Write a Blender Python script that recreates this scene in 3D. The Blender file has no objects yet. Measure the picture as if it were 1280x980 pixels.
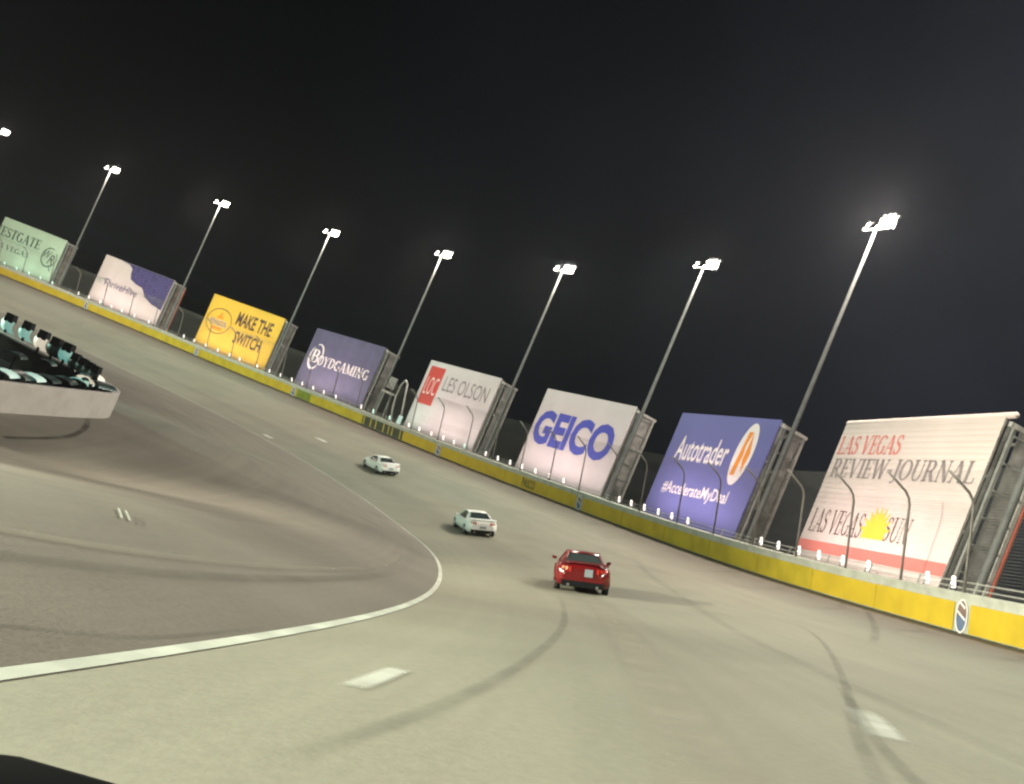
import bpy, bmesh, math, random
import numpy as np
from mathutils import Vector, Matrix
random.seed(5)
SC = bpy.context.scene
COL = SC.collection

# ------------------------------------------------------------------ camera
ROLL, PITCH, FPX = 0.4041, 0.0437, 1132.6
r_, t_ = ROLL, PITCH
FW = Vector((0, math.cos(t_), math.sin(t_)))
UP0 = Vector((0, -math.sin(t_), math.cos(t_)))
RT0 = Vector((1, 0, 0))
UPV = UP0 * math.cos(r_) - RT0 * math.sin(r_)
RTV = RT0 * math.cos(r_) + UP0 * math.sin(r_)
Z0 = 22.0                       # eye height above the datum
cam_d = bpy.data.cameras.new('camera')
cam = bpy.data.objects.new('camera', cam_d)
COL.objects.link(cam)
M = Matrix((RTV, UPV, -FW)).transposed().to_4x4()
M.translation = Vector((0, 0, Z0))
cam.matrix_world = M
cam_d.sensor_width = 36.0
cam_d.lens = 36.0 * FPX / 1280.0
cam_d.shift_y = -10.0 / 1280.0
cam_d.clip_start = 0.05
cam_d.clip_end = 6000
cam_d.dof.use_dof = True        # phone lens focused a little short of the scene
cam_d.dof.focus_distance = 1.65
cam_d.dof.aperture_fstop = (cam_d.lens / 1000.0) / 0.0025
SC.camera = cam

# ------------------------------------------------------------------ world, exposure
w = bpy.data.worlds.new('World')
SC.world = w
w.use_nodes = True
nt = w.node_tree
nt.nodes.clear()
wo = nt.nodes.new('ShaderNodeOutputWorld')
bg = nt.nodes.new('ShaderNodeBackground')
tc = nt.nodes.new('ShaderNodeTexCoord')
dotn = nt.nodes.new('ShaderNodeVectorMath'); dotn.operation = 'DOT_PRODUCT'
dotn.inputs[1].default_value = (0.80, 0.52, 0.30)
rampn = nt.nodes.new('ShaderNodeValToRGB')
e = rampn.color_ramp.elements
e[0].position = 0.30; e[0].color = (0.0006, 0.0010, 0.0014, 1)
e[1].position = 1.0; e[1].color = (0.0180, 0.0205, 0.0280, 1)
m1 = rampn.color_ramp.elements.new(0.62); m1.color = (0.0036, 0.0048, 0.0064, 1)
nz = nt.nodes.new('ShaderNodeTexNoise'); nz.inputs['Scale'].default_value = 4.0; nz.inputs['Detail'].default_value = 5
mixn = nt.nodes.new('ShaderNodeMix'); mixn.data_type = 'RGBA'; mixn.blend_type = 'MULTIPLY'; mixn.inputs[0].default_value = 0.75
rm2 = nt.nodes.new('ShaderNodeMapRange'); rm2.inputs[1].default_value = 0.3; rm2.inputs[2].default_value = 0.7; rm2.inputs[3].default_value = 0.45; rm2.inputs[4].default_value = 1.6
nt.links.new(tc.outputs['Generated'], dotn.inputs[0])
nt.links.new(dotn.outputs['Value'], rampn.inputs[0])
nt.links.new(tc.outputs['Generated'], nz.inputs['Vector'])
nt.links.new(nz.outputs['Fac'], rm2.inputs[0])
nt.links.new(rampn.outputs[0], mixn.inputs[6])
nt.links.new(rm2.outputs[0], mixn.inputs[7])
nt.links.new(mixn.outputs[2], bg.inputs['Color'])
bg.inputs['Strength'].default_value = 1.0
nt.links.new(bg.outputs[0], wo.inputs['Surface'])
SC.view_settings.view_transform = 'Standard'
SC.view_settings.look = 'None'
SC.view_settings.exposure = 0.0
SC.view_settings.gamma = 1.0
SC.cycles.use_denoising = True
SC.cycles.max_bounces = 5
SC.cycles.sample_clamp_indirect = 0.6
SC.cycles.caustics_reflective = False
SC.cycles.caustics_refractive = False
SC.cycles.filter_width = 2.0

WARM = (0.97, 0.90, 0.69)
MINT = (0.70, 1.0, 0.78)
PINK = (1.0, 0.76, 0.74)
POLE_W, FIELD_W, UP_W = 26500.0, 31000.0, 400.0

# ------------------------------------------------------------------ track geometry
DS = 0.5
SS = np.arange(-80, 330 + DS / 2, DS)
KN = np.array([-80, 0, 30, 60, 100, 150, 220, 330.])
def gsm(a, sig):
    n = int(4 * sig); k = np.exp(-.5 * (np.arange(-n, n + 1) / sig) ** 2); k /= k.sum()
    L = a[0] + (a[0] - a[1]) * np.arange(n, 0, -1); R = a[-1] + (a[-1] - a[-2]) * np.arange(1, n + 1)
    return np.convolve(np.concatenate([L, a, R]), k, 'valid')
zk = np.array([7.8501, 0, -2.9438, -5.7789, -8.6954, -11.2726, -13.7543, -16.4546])
bk = np.array([.239, .239, .2757, .2708, .2127, .2099, .1843, .1843])
kk = np.array([.0073, .0073, .0047, .0131, .0054, .0060, .0046, .0046])
ZW = gsm(np.interp(SS, KN, zk), 8 / DS)
BK = gsm(np.interp(SS, KN, bk), 8 / DS)
KP = gsm(np.interp(SS, KN, kk), 5 / DS)
I0 = int(np.argmin(abs(SS)))
TH = np.concatenate([[0], np.cumsum((KP[1:] + KP[:-1]) / 2 * DS)]); TH = TH - TH[I0] - 0.1794
TT = np.stack([-np.sin(TH), np.cos(TH)], 1)
PP = np.concatenate([[[0, 0]], np.cumsum((TT[1:] + TT[:-1]) / 2 * DS, 0)]); PP = PP - PP[I0] + np.array([17.1976, 0])
ZW = ZW - (ZW[I0] - 17.1976 * math.tan(BK[I0]) + 1.3425 / math.cos(BK[I0])) + Z0
W = 19.3644
def sm(x):
    x = min(1.0, max(0.0, x)); return x * x * (3 - 2 * x)
def at(s):
    P = (float(np.interp(s, SS, PP[:, 0])), float(np.interp(s, SS, PP[:, 1])))
    th = float(np.interp(s, SS, TH)); b = float(np.interp(s, SS, BK)); z = float(np.interp(s, SS, ZW))
    return P, th, b, z
ZG = 0.3
def island_off(s, u):
    return sm((u - 22) / 12) * min(0.9, max(-1.6, -1.0 + 0.11 * (s - 36.5))) * (1 - sm((s - 60) / 20))
def S3(s, u, h=0.0):
    """s along the outer wall, u inward from its foot, h square to the banking."""
    P, th, b, z = at(s)
    n = (-math.cos(th), -math.sin(th))
    if u < 0:
        zz = z - 0.25 * sm(-u / 1.0) ; nb = 0.0
        zz = zz + (ZG - 0.1 - zz) * sm((-u - 45) / 60)
        if h: nb = b
    elif u <= W:
        zz = z - u * math.tan(b); nb = b
    else:
        zz = z - W * math.tan(b) + island_off(s, u); nb = 0.0
        zz = zz + (ZG - 0.1 - zz) * sm((u - 52) / 14)
    v = Vector((P[0] + n[0] * u, P[1] + n[1] * u, zz))
    if h:
        v += Vector((n[0] * math.sin(nb), n[1] * math.sin(nb), math.cos(nb))) * h
    return v
def frame(s, u):
    P, th, b, z = at(s)
    T = Vector((-math.sin(th), math.cos(th), 0))
    slope = float(np.interp(s + 1, SS, ZW) - np.interp(s - 1, SS, ZW)) / 2
    T = Vector((T.x, T.y, slope)).normalized()
    N = Vector((-math.cos(th) * math.sin(b), -math.sin(th) * math.sin(b), math.cos(b)))
    X = T.cross(N).normalized(); N = X.cross(T).normalized()
    return X, T, N

# ------------------------------------------------------------------ materials
MAT = {}
def principled(name, col, rough=0.6, metal=0.0, noise=0.12, scale=3.0, bump=0.0, spec=0.4, coord='Object', detail=4):
    m = bpy.data.materials.new(name); m.use_nodes = True
    n = m.node_tree; p = n.nodes['Principled BSDF']
    p.inputs['Roughness'].default_value = rough; p.inputs['Metallic'].default_value = metal
    p.inputs['Specular IOR Level'].default_value = spec
    if noise > 0 or bump > 0:
        t = n.nodes.new('ShaderNodeTexCoord'); q = n.nodes.new('ShaderNodeTexNoise')
        q.inputs['Scale'].default_value = scale; q.inputs['Detail'].default_value = detail
        n.links.new(t.outputs[coord], q.inputs['Vector'])
        r = n.nodes.new('ShaderNodeMapRange'); r.inputs[1].default_value = .3; r.inputs[2].default_value = .7
        r.inputs[3].default_value = 1 - noise; r.inputs[4].default_value = 1 + noise
        n.links.new(q.outputs['Fac'], r.inputs[0])
        mx = n.nodes.new('ShaderNodeMix'); mx.data_type = 'RGBA'; mx.blend_type = 'MULTIPLY'; mx.inputs[0].default_value = 1
        mx.inputs[6].default_value = (*col, 1)
        n.links.new(r.outputs[0], mx.inputs[7]); n.links.new(mx.outputs[2], p.inputs['Base Color'])
        if bump > 0:
            b = n.nodes.new('ShaderNodeBump'); b.inputs['Strength'].default_value = bump; b.inputs['Distance'].default_value = 0.05
            n.links.new(q.outputs['Fac'], b.inputs['Height']); n.links.new(b.outputs[0], p.inputs['Normal'])
    else:
        p.inputs['Base Color'].default_value = (*col, 1)
    MAT[name] = m
    return m
def emitter(name, col, strength, base=(0.6, 0.6, 0.6)):
    m = bpy.data.materials.new(name); m.use_nodes = True
    p = m.node_tree.nodes['Principled BSDF']
    p.inputs['Base Color'].default_value = (*base, 1)
    p.inputs['Emission Color'].default_value = (*col, 1); p.inputs['Emission Strength'].default_value = strength
    try: m.cycles.emission_sampling = 'NONE'
    except Exception: pass
    MAT[name] = m
    return m
principled('concrete', (0.36, 0.37, 0.33), 0.75, noise=.16, scale=1.3, bump=.1)
principled('white_concrete', (0.42, 0.39, 0.38), 0.7, noise=.10, scale=1.6, bump=.15)
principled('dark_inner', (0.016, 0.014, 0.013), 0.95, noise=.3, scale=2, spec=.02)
principled('yellow_pad', (0.47, 0.335, 0.020), 0.5, noise=.12, scale=.8)
principled('yellow_pad_dull', (0.43, 0.33, 0.02), 0.5, noise=.16, scale=.8)
principled('dark_pad', (0.045, 0.05, 0.03), 0.5, noise=.25, scale=2)
principled('green_pad', (0.16, 0.20, 0.02), 0.5, noise=.25, scale=2)
principled('yellow_ink', (0.60, 0.44, 0.05), 0.5, noise=.05)
principled('black_ink', (0.03, 0.03, 0.03), 0.5, noise=.05)
principled('ink_brown', (0.10, 0.055, 0.045), 0.5, noise=.05)
principled('ink_grey', (0.22, 0.19, 0.20), 0.5, noise=.05)
principled('ink_pale', (0.52, 0.46, 0.46), 0.5, noise=.05)
principled('ink_green', (0.045, 0.075, 0.055), 0.5, noise=.05)
principled('ink_green_pale', (0.22, 0.33, 0.25), 0.5, noise=.05)
principled('ink_red', (0.55, 0.06, 0.05), 0.5, noise=.05)
principled('ink_red_soft', (0.62, 0.17, 0.15), 0.5, noise=.05)
principled('ink_blue', (0.06, 0.075, 0.42), 0.5, noise=.05)
principled('ink_purple', (0.05, 0.042, 0.14), 0.5, noise=.05)
principled('ink_white', (0.76, 0.72, 0.72), 0.5, noise=.04)
principled('ink_orange', (0.74, 0.26, 0.03), 0.5, noise=.04)
principled('ink_sun', (0.80, 0.50, 0.04), 0.5, noise=.04)
principled('face_green', (0.44, 0.56, 0.45), 0.55, noise=.10, scale=.22)
principled('face_pink', (0.581, 0.51, 0.51), 0.55, noise=.10, scale=.22)
principled('face_yellow', (0.74, 0.47, 0.06), 0.55, noise=.10, scale=.22)
principled('face_navy', (0.085, 0.08, 0.15), 0.55, noise=.14, scale=.6)
principled('face_white', (0.598, 0.554, 0.572), 0.55, noise=.10, scale=.22)
principled('face_blue', (0.12, 0.13, 0.36), 0.55, noise=.10, scale=.22)
principled('face_siding', (0.616, 0.537, 0.519), 0.55, noise=.10, scale=.22)
principled('galvanised', (0.30, 0.31, 0.30), 0.55, metal=.3, noise=.22, scale=2.2)
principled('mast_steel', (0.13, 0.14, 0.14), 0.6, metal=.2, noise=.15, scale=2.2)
principled('galvanised_pale', (0.48, 0.48, 0.46), 0.5, metal=.2, noise=.15, scale=2.2)
principled('sheet_grey', (0.30, 0.30, 0.29), 0.6, noise=.3, scale=1.4)
principled('sheet_brown', (0.24, 0.20, 0.175), 0.6, noise=.3, scale=1.4)
principled('trim_red', (0.45, 0.10, 0.06), 0.5, noise=.1)
principled('black_metal', (0.010, 0.011, 0.012), 0.7, noise=.2, spec=.12)
principled('dash_black', (0.004, 0.004, 0.005), 0.95, noise=.2, scale=8, spec=.02)
principled('fence_wire', (0.20, 0.20, 0.19), 0.6, noise=.1)
principled('post_dark', (0.17, 0.16, 0.15), 0.55, metal=.3, noise=.2)
principled('line_paint', (0.42, 0.43, 0.385), 0.7, noise=.22, scale=1.5, detail=8)
principled('outer_dirt', (0.07, 0.062, 0.05), 0.95, noise=.35, scale=.25, bump=.3)
principled('desert', (0.05, 0.045, 0.036), 0.95, noise=.35, scale=.05, bump=.3)
principled('paint_red', (0.12, 0.006, 0.008), 0.18, noise=.03, spec=.6)
principled('paint_white', (0.74, 0.76, 0.74), 0.28, noise=.03, spec=.6)
principled('car_glass', (0.03, 0.04, 0.042), 0.10, noise=0, spec=.8)
principled('tyre', (0.02, 0.02, 0.02), 0.8, noise=.1)
principled('rim', (0.35, 0.35, 0.36), 0.35, metal=.8, noise=.05)
principled('tail_red', (0.45, 0.03, 0.02), 0.2, noise=0)
principled('tail_glint', (0.75, 0.45, 0.28), 0.2, noise=0)  # warm reflected light put into the colour of unlit tail lamp bars
principled('plate', (0.22, 0.26, 0.29), 0.4, noise=.03)
principled('logo_blue', (0.09, 0.13, 0.22), 0.5, noise=.15)
principled('logo_brown', (0.16, 0.11, 0.10), 0.5, noise=.2)
principled('mirror_back', (0.07, 0.10, 0.10), 0.35, metal=.6, noise=.4, scale=6)
emitter('flood_lens', (1.0, 0.90, 0.74), 70)
emitter('uplight_lens', (1.0, 0.86, 0.80), 2.0)
emitter('uplight_lens_mint', (0.62, 1.0, 0.80), 1.5)
emitter('mirror_mint', (0.30, 0.85, 0.72), 0.36)
emitter('mirror_warm', (1.0, 0.88, 0.68), 0.6)

def surface_mat(name, base, alt, streak, wallband=None, patch=0.18):
    m = bpy.data.materials.new(name); m.use_nodes = True
    n = m.node_tree; L = n.links; p = n.nodes['Principled BSDF']
    p.inputs['Roughness'].default_value = 0.72; p.inputs['Specular IOR Level'].default_value = 0.25
    uv = n.nodes.new('ShaderNodeUVMap')
    def noise(sx, sy, detail, dist=0.0, off=0.0):
        mp = n.nodes.new('ShaderNodeMapping'); mp.inputs['Scale'].default_value = (sx, sy, 1); mp.inputs['Location'].default_value = (off, off * .7, 0)
        q = n.nodes.new('ShaderNodeTexNoise'); q.inputs['Scale'].default_value = 1; q.inputs['Detail'].default_value = detail; q.inputs['Distortion'].default_value = dist
        L.new(uv.outputs[0], mp.inputs[0]); L.new(mp.outputs[0], q.inputs['Vector']); return q.outputs['Fac']
    def rng(x, a, b, c, d):
        r = n.nodes.new('ShaderNodeMapRange'); L.new(x, r.inputs[0])
        for i, v in enumerate((a, b, c, d)): r.inputs[i + 1].default_value = v
        return r.outputs[0]
    def mix(f, a, b, mode='MIX'):
        x = n.nodes.new('ShaderNodeMix'); x.data_type = 'RGBA'; x.blend_type = mode
        if isinstance(f, float): x.inputs[0].default_value = f
        else: L.new(f, x.inputs[0])
        for k, v in ((6, a), (7, b)):
            if isinstance(v, tuple): x.inputs[k].default_value = (*v, 1)
            else: L.new(v, x.inputs[k])
        return x.outputs[2]
    c = mix(rng(noise(.018, .09, 3, .5, 3), .38, .62, 0, 1), base, alt)
    c = mix(1.0, c, mix(rng(noise(.02, .85, 5, .3), .3, .7, 0, 1), (1 - streak,) * 3, (1 + streak,) * 3), 'MULTIPLY')
    c = mix(1.0, c, mix(rng(noise(.006, 2.6, 2, .0, 9), .35, .65, 0, 1), (1 - streak * .55,) * 3, (1 + streak * .5,) * 3), 'MULTIPLY')
    c = mix(1.0, c, mix(rng(noise(.16, .22, 6, .9, 17), .3, .7, 0, 1), (1 - patch,) * 3, (1 + patch,) * 3), 'MULTIPLY')
    c = mix(1.0, c, mix(rng(noise(9, 9, 3), .3, .7, 0, 1), (.93,) * 3, (1.07,) * 3), 'MULTIPLY')
    if wallband:
        sp = n.nodes.new('ShaderNodeSeparateXYZ'); L.new(uv.outputs[0], sp.inputs[0])
        ad = n.nodes.new('ShaderNodeMath'); ad.operation = 'MULTIPLY_ADD'; L.new(noise(.03, .5, 4, .4, 5), ad.inputs[0]); ad.inputs[1].default_value = 2.4; L.new(sp.outputs['Y'], ad.inputs[2])
        f = rng(ad.outputs[0], 2.6, 6.2, 1, 0)
        c = mix(f, c, wallband)
        # darker groove where the cars run
        gr = n.nodes.new('ShaderNodeMath'); gr.operation = 'SUBTRACT'; L.new(ad.outputs[0], gr.inputs[0]); gr.inputs[1].default_value = 16.6
        ab = n.nodes.new('ShaderNodeMath'); ab.operation = 'ABSOLUTE'; L.new(gr.outputs[0], ab.inputs[0])
        g = rng(ab.outputs[0], .1, 1.7, .14, 0)
        c = mix(g, c, (0.05, 0.045, 0.04))
    L.new(c, p.inputs['Base Color'])
    b = n.nodes.new('ShaderNodeBump'); b.inputs['Strength'].default_value = .25; b.inputs['Distance'].default_value = .01
    L.new(noise(22, 22, 3), b.inputs['Height']); L.new(b.outputs[0], p.inputs['Normal'])
    MAT[name] = m
surface_mat('asphalt_track', (0.196, 0.184, 0.147), (0.168, 0.170, 0.136), .05, (0.135, 0.117, 0.100), .09)
surface_mat('asphalt_apron', (0.172, 0.154, 0.132), (0.150, 0.138, 0.119), .07, None, .12)

def soft_strip(name, col, strength):
    m = bpy.data.materials.new(name); m.use_nodes = True
    n = m.node_tree; L = n.links; p = n.nodes['Principled BSDF']; out = n.nodes['Material Output']
    p.inputs['Base Color'].default_value = (*col, 1); p.inputs['Roughness'].default_value = .8
    uv = n.nodes.new('ShaderNodeUVMap'); sp = n.nodes.new('ShaderNodeSeparateXYZ'); L.new(uv.outputs[0], sp.inputs[0])
    # across: 0..1, soft both sides ; along: fades at ends
    def tri(o):
        a = n.nodes.new('ShaderNodeMath'); a.operation = 'PINGPONG'; a.inputs[1].default_value = .5; L.new(o, a.inputs[0]); return a.outputs[0]
    ra = n.nodes.new('ShaderNodeMapRange'); L.new(tri(sp.outputs['Y']), ra.inputs[0]); ra.inputs[2].default_value = .32; ra.interpolation_type = 'SMOOTHSTEP'
    rb = n.nodes.new('ShaderNodeMapRange'); L.new(tri(sp.outputs['X']), rb.inputs[0]); rb.inputs[2].default_value = .16
    q = n.nodes.new('ShaderNodeTexNoise'); tcx = n.nodes.new('ShaderNodeTexCoord'); L.new(tcx.outputs['Object'], q.inputs['Vector']); q.inputs['Scale'].default_value = 1.1; q.inputs['Detail'].default_value = 5
    rq = n.nodes.new('ShaderNodeMapRange'); L.new(q.outputs['Fac'], rq.inputs[0]); rq.inputs[1].default_value = .3; rq.inputs[2].default_value = .7; rq.inputs[3].default_value = .45 * strength; rq.inputs[4].default_value = strength
    m1 = n.nodes.new('ShaderNodeMath'); m1.operation = 'MULTIPLY'; L.new(ra.outputs[0], m1.inputs[0]); L.new(rb.outputs[0], m1.inputs[1])
    m2 = n.nodes.new('ShaderNodeMath'); m2.operation = 'MULTIPLY'; L.new(m1.outputs[0], m2.inputs[0]); L.new(rq.outputs[0], m2.inputs[1])
    L.new(m2.outputs[0], p.inputs['Alpha'])
    MAT[name] = m
soft_strip('skid_dark', (0.055, 0.05, 0.045), .24)
soft_strip('dash_paint', (0.46, 0.46, 0.42), .9)
soft_strip('scuff_pale', (0.30, 0.27, 0.22), .5)
soft_strip('skid_faint', (0.08, 0.07, 0.06), .11)
soft_strip('crack_dark', (0.035, 0.03, 0.025), .6)

# ------------------------------------------------------------------ mesh helpers
class MB:
    def __init__(self): self.v = []; self.f = []; self.uv = None
    def add(self, vs, fs):
        o = len(self.v); self.v += [tuple(x) for x in vs]; self.f += [tuple(i + o for i in f) for f in fs]; return self
    def hexa(self, c):      # 8 corners: bottom 4 ccw, top 4 ccw
        return self.add(c, [(3, 2, 1, 0), (4, 5, 6, 7), (0, 1, 5, 4), (1, 2, 6, 5), (2, 3, 7, 6), (3, 0, 4, 7)])
    def box(self, c, sx, sy, sz, X=Vector((1, 0, 0)), Y=Vector((0, 1, 0)), Z=Vector((0, 0, 1))):
        c = Vector(c); q = []
        for z in (-.5, .5):
            for x, y in ((-.5, -.5), (.5, -.5), (.5, .5), (-.5, .5)):
                q.append(c + X * (x * sx) + Y * (y * sy) + Z * (z * sz))
        return self.hexa(q)
    def tube(self, pts, rad, n=6, cap=True):
        pts = [Vector(p) for p in pts]; rads = rad if isinstance(rad, (list, tuple)) else [rad] * len(pts)
        o = len(self.v); prev = None
        for i, p in enumerate(pts):
            d = (pts[min(i + 1, len(pts) - 1)] - pts[max(i - 1, 0)]).normalized()
            a = prev if prev is not None else (Vector((0, 0, 1)) if abs(d.z) < .9 else Vector((1, 0, 0)))
            x = d.cross(a).normalized(); y = x.cross(d).normalized(); prev = y
            for k in range(n):
                an = 2 * math.pi * k / n
                self.v.append(tuple(p + x * (math.cos(an) * rads[i]) + y * (math.sin(an) * rads[i])))
        for i in range(len(pts) - 1):
            for k in range(n):
                a = o + i * n + k; b = o + i * n + (k + 1) % n
                self.f.append((a, b, b + n, a + n))
        if cap:
            self.f.append(tuple(o + k for k in range(n))[::-1]); self.f.append(tuple(o + (len(pts) - 1) * n + k for k in range(n)))
        return self
    def build(self, name, mat, parent=None, smooth=False, world=True, bevel=0):
        me = bpy.data.meshes.new(name); me.from_pydata(self.v, [], self.f); me.update()
        if self.uv:
            l = me.uv_layers.new(name='UVMap')
            for poly in me.polygons:
                for li in poly.loop_indices: l.data[li].uv = self.uv[me.loops[li].vertex_index]
        return link(name, me, mat, parent, smooth, world, bevel)
def link(name, me, mat, parent=None, smooth=False, world=True, bevel=0):
    me.materials.append(MAT[mat] if isinstance(mat, str) else mat)
    if smooth: me.polygons.foreach_set('use_smooth', [True] * len(me.polygons))
    o = bpy.data.objects.new(name, me); COL.objects.link(o)
    if parent is not None:
        o.parent = parent
        if world: o.matrix_parent_inverse = top_matrix(parent).inverted()
    if bevel:
        b = o.modifiers.new('bevel', 'BEVEL'); b.width = bevel; b.segments = 2; b.limit_method = 'ANGLE'
    return o
def top_matrix(p):
    m = p.matrix_basis.copy()
    q = p
    while q.parent is not None:
        m = q.parent.matrix_basis @ q.matrix_parent_inverse @ m; q = q.parent
    return m
def tag(o, label=None, cat=None, group=None, kind=None):
    for k, v in (('label', label), ('category', cat), ('group', group), ('kind', kind)):
        if v: o[k] = v
    return o
def empty(name, loc=(0, 0, 0), mat=None):
    o = bpy.data.objects.new(name, None); COL.objects.link(o)
    if mat is not None: o.matrix_basis = mat
    else: o.location = loc
    o.empty_display_size = .3
    return o
def copy_tree(o, parent=None):
    c = o.copy(); COL.objects.link(c); c.parent = parent
    if parent is not None: c.matrix_parent_inverse = o.matrix_parent_inverse
    for ch in list(o.children):
        if ch.type != 'LIGHT': copy_tree(ch, c)
    return c
def spot(name, loc, aim, watts, col, angle, blend=.6, radius=.4, parent=None):
    l = bpy.data.lights.new(name, 'SPOT'); l.energy = watts; l.color = col; l.spot_size = math.radians(angle); l.spot_blend = blend; l.shadow_soft_size = radius
    o = bpy.data.objects.new(name, l); COL.objects.link(o)
    d = Vector(aim) - Vector(loc)
    o.matrix_basis = Matrix.Translation(Vector(loc)) @ d.to_track_quat('-Z', 'Y').to_matrix().to_4x4()
    if parent is not None:
        o.parent = parent; o.matrix_parent_inverse = top_matrix(parent).inverted()
    return o
def sheet(name, mat, ss, us, h=0.0, parent=None):
    mb = MB(); uv = []
    for s in ss:
        for u in us:
            mb.v.append(tuple(S3(s, u, h))); uv.append((s, u))
    n = len(us)
    for i in range(len(ss) - 1):
        for j in range(n - 1):
            mb.f.append((i * n + j, i * n + j + 1, (i + 1) * n + j + 1, (i + 1) * n + j))
    mb.uv = uv
    return mb.build(name, mat, parent, smooth=True)
def strip(name, mat, pts, width, h=0.008):
    """A thin mark on the surface along (s, u) points."""
    P = [Vector((a, b)) for a, b in pts]; Q = []
    for i in range(len(P) - 1):
        p0 = P[max(i - 1, 0)]; p1 = P[i]; p2 = P[i + 1]; p3 = P[min(i + 2, len(P) - 1)]
        for k in range(8):
            t = k / 8
            Q.append(.5 * ((2 * p1) + (p2 - p0) * t + (2 * p0 - 5 * p1 + 4 * p2 - p3) * t * t + (3 * p1 - p0 - 3 * p2 + p3) * t ** 3))
    Q.append(P[-1])
    mb = MB(); uv = []
    for i, q in enumerate(Q):
        d = (Q[min(i + 1, len(Q) - 1)] - Q[max(i - 1, 0)]).normalized(); nn = Vector((-d.y, d.x))
        for e_, c in ((-.5, 0), (-.17, .33), (.17, .67), (.5, 1)):
            a = q + nn * (e_ * width); mb.v.append(tuple(S3(a.x, a.y, h))); uv.append((i / (len(Q) - 1), c))
    for i in range(len(Q) - 1):
        for j in range(3): mb.f.append((i * 4 + j, i * 4 + j + 1, i * 4 + j + 5, i * 4 + j + 4))
    mb.uv = uv
    return tag(mb.build(name, mat), kind='structure')

# ------------------------------------------------------------------ ground
def rg(a, b, st): return [a + st * i for i in range(int(round((b - a) / st)) + 1)]
tag(sheet('track', 'asphalt_track', rg(-76, 320, 2), [0, .6, 1.3, 2.2, 3.5, 5, 7, 9, 11, 13, 15, 17, 18.4, W]), kind='structure')
tag(sheet('apron', 'asphalt_apron', rg(-76, 320, 2), [W, 20.5, 22, 24, 26, 28, 30, 32, 34, 37, 40, 45, 52, 55, 59, 62, 66]), kind='structure')
tag(sheet('outer_ground', 'outer_dirt', rg(-76, 320, 4), [-110, -100, -90, -80, -70, -60, -50, -40, -25, -12, -6, -3, -1.2, -.5, 0]), kind='structure')
g = MB(); g.add([(-3000, -3000, ZG - .2), (3000, -3000, ZG - .2), (3000, 3000, ZG - .2), (-3000, 3000, ZG - .2)], [(0, 1, 2, 3)])
tag(g.build('ground', 'desert'), kind='structure')

# painted line between the banking and the apron, lane dashes, tyre marks
lin = MB(); ss_ = rg(-70, 300, 1)
for s in ss_:
    hw_ = .07 if s < 40 else max(.04, .07 - (s - 40) * .002)
    for u in (W - hw_, W + hw_): lin.v.append(tuple(S3(s, min(u, W) if u < W else u, .006) if u <= W else S3(s, u) + Vector((0, 0, .006))))
for i in range(len(ss_) - 1): lin.f.append((2 * i, 2 * i + 1, 2 * i + 3, 2 * i + 2))
tag(lin.build('track_line', 'line_paint'), kind='structure')
def patch(name, mat, s0, s1, u0, u1, skew=0.0, h=.006):
    mb = MB(); n = 4
    for i in range(n + 1):
        s = s0 + (s1 - s0) * i / n; k = skew * i / n
        mb.v += [tuple(S3(s, u0 + k, h)), tuple(S3(s, u1 + k, h))]
    for i in range(n): mb.f.append((2 * i, 2 * i + 1, 2 * i + 3, 2 * i + 2))
    return tag(mb.build(name, mat), kind='structure')
strip('lane_marking', 'dash_paint', [(3.2, 18.14), (4.0, 18.12), (4.9, 18.1)], .25)
strip('lane_marking', 'dash_paint', [(6.6, 13.88), (8, 13.6), (9.5, 13.32)], .5)
patch('lane_marking', 'line_paint', 105.3, 107.6, 12.0, 12.55)
patch('lane_marking', 'line_paint', 104.2, 106.3, 18.1, 18.55)
patch('apron_marking', 'line_paint', 8.88, 10.02, 22.47, 22.51, .55)
patch('apron_marking', 'line_paint', 8.98, 10.1, 22.40, 22.435, .55)
strip('skid_mark', 'skid_dark', [(0.55, 17.85), (1.61, 17.74), (3.45, 17.54), (5.97, 17.34), (10.47, 17.02), (15.97, 16.59), (21.59, 16.19), (28.94, 15.67)], .20)
strip('skid_mark', 'skid_dark', [(30, 8.0), (25.41, 8.95), (15.98, 11.62), (10.02, 13.27), (6.52, 14.18), (2.87, 14.96)], .19, .010)
strip('skid_mark', 'skid_dark', [(12.5, 12.7), (10.03, 13.25), (6.1, 14.11), (3.0, 14.6)], .18, .012)
strip('skid_mark', 'skid_dark', [(40.5, .95), (38.38, 1.85), (32, 4.6), (26.41, 7.08)], .35)
strip('skid_mark', 'skid_dark', [(-.5, 20.3), (1.88, 19.86), (2.46, 19.70), (3.51, 19.55), (6.0, 19.5)], .10)
strip('skid_mark', 'skid_dark', [(1, 21.3), (3.49, 20.95), (4.88, 20.80), (6.97, 20.68), (12, 20.6), (24, 20.5)], .35)
strip('skid_mark', 'skid_faint', [(60, 5.5), (48, 8.5), (36, 10.2), (24, 11.6), (12, 12.4), (2, 12.8)], .5, .014)
strip('scuff_mark', 'scuff_pale', [(1, 22.3), (4, 21.6), (7.5, 21.2), (14, 21.0), (26, 20.9), (40, 21.1)], .28)
strip('scuff_mark', 'scuff_pale', [(30, 14.5), (18, 15.3), (8, 15.8), (-2, 16)], .9)
strip('asphalt_crack', 'crack_dark', [(44.6, 36.0), (41, 35.1), (37.63, 34.61), (35.05, 34.62), (31.57, 34.95), (27, 35.4)], .35)

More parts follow.
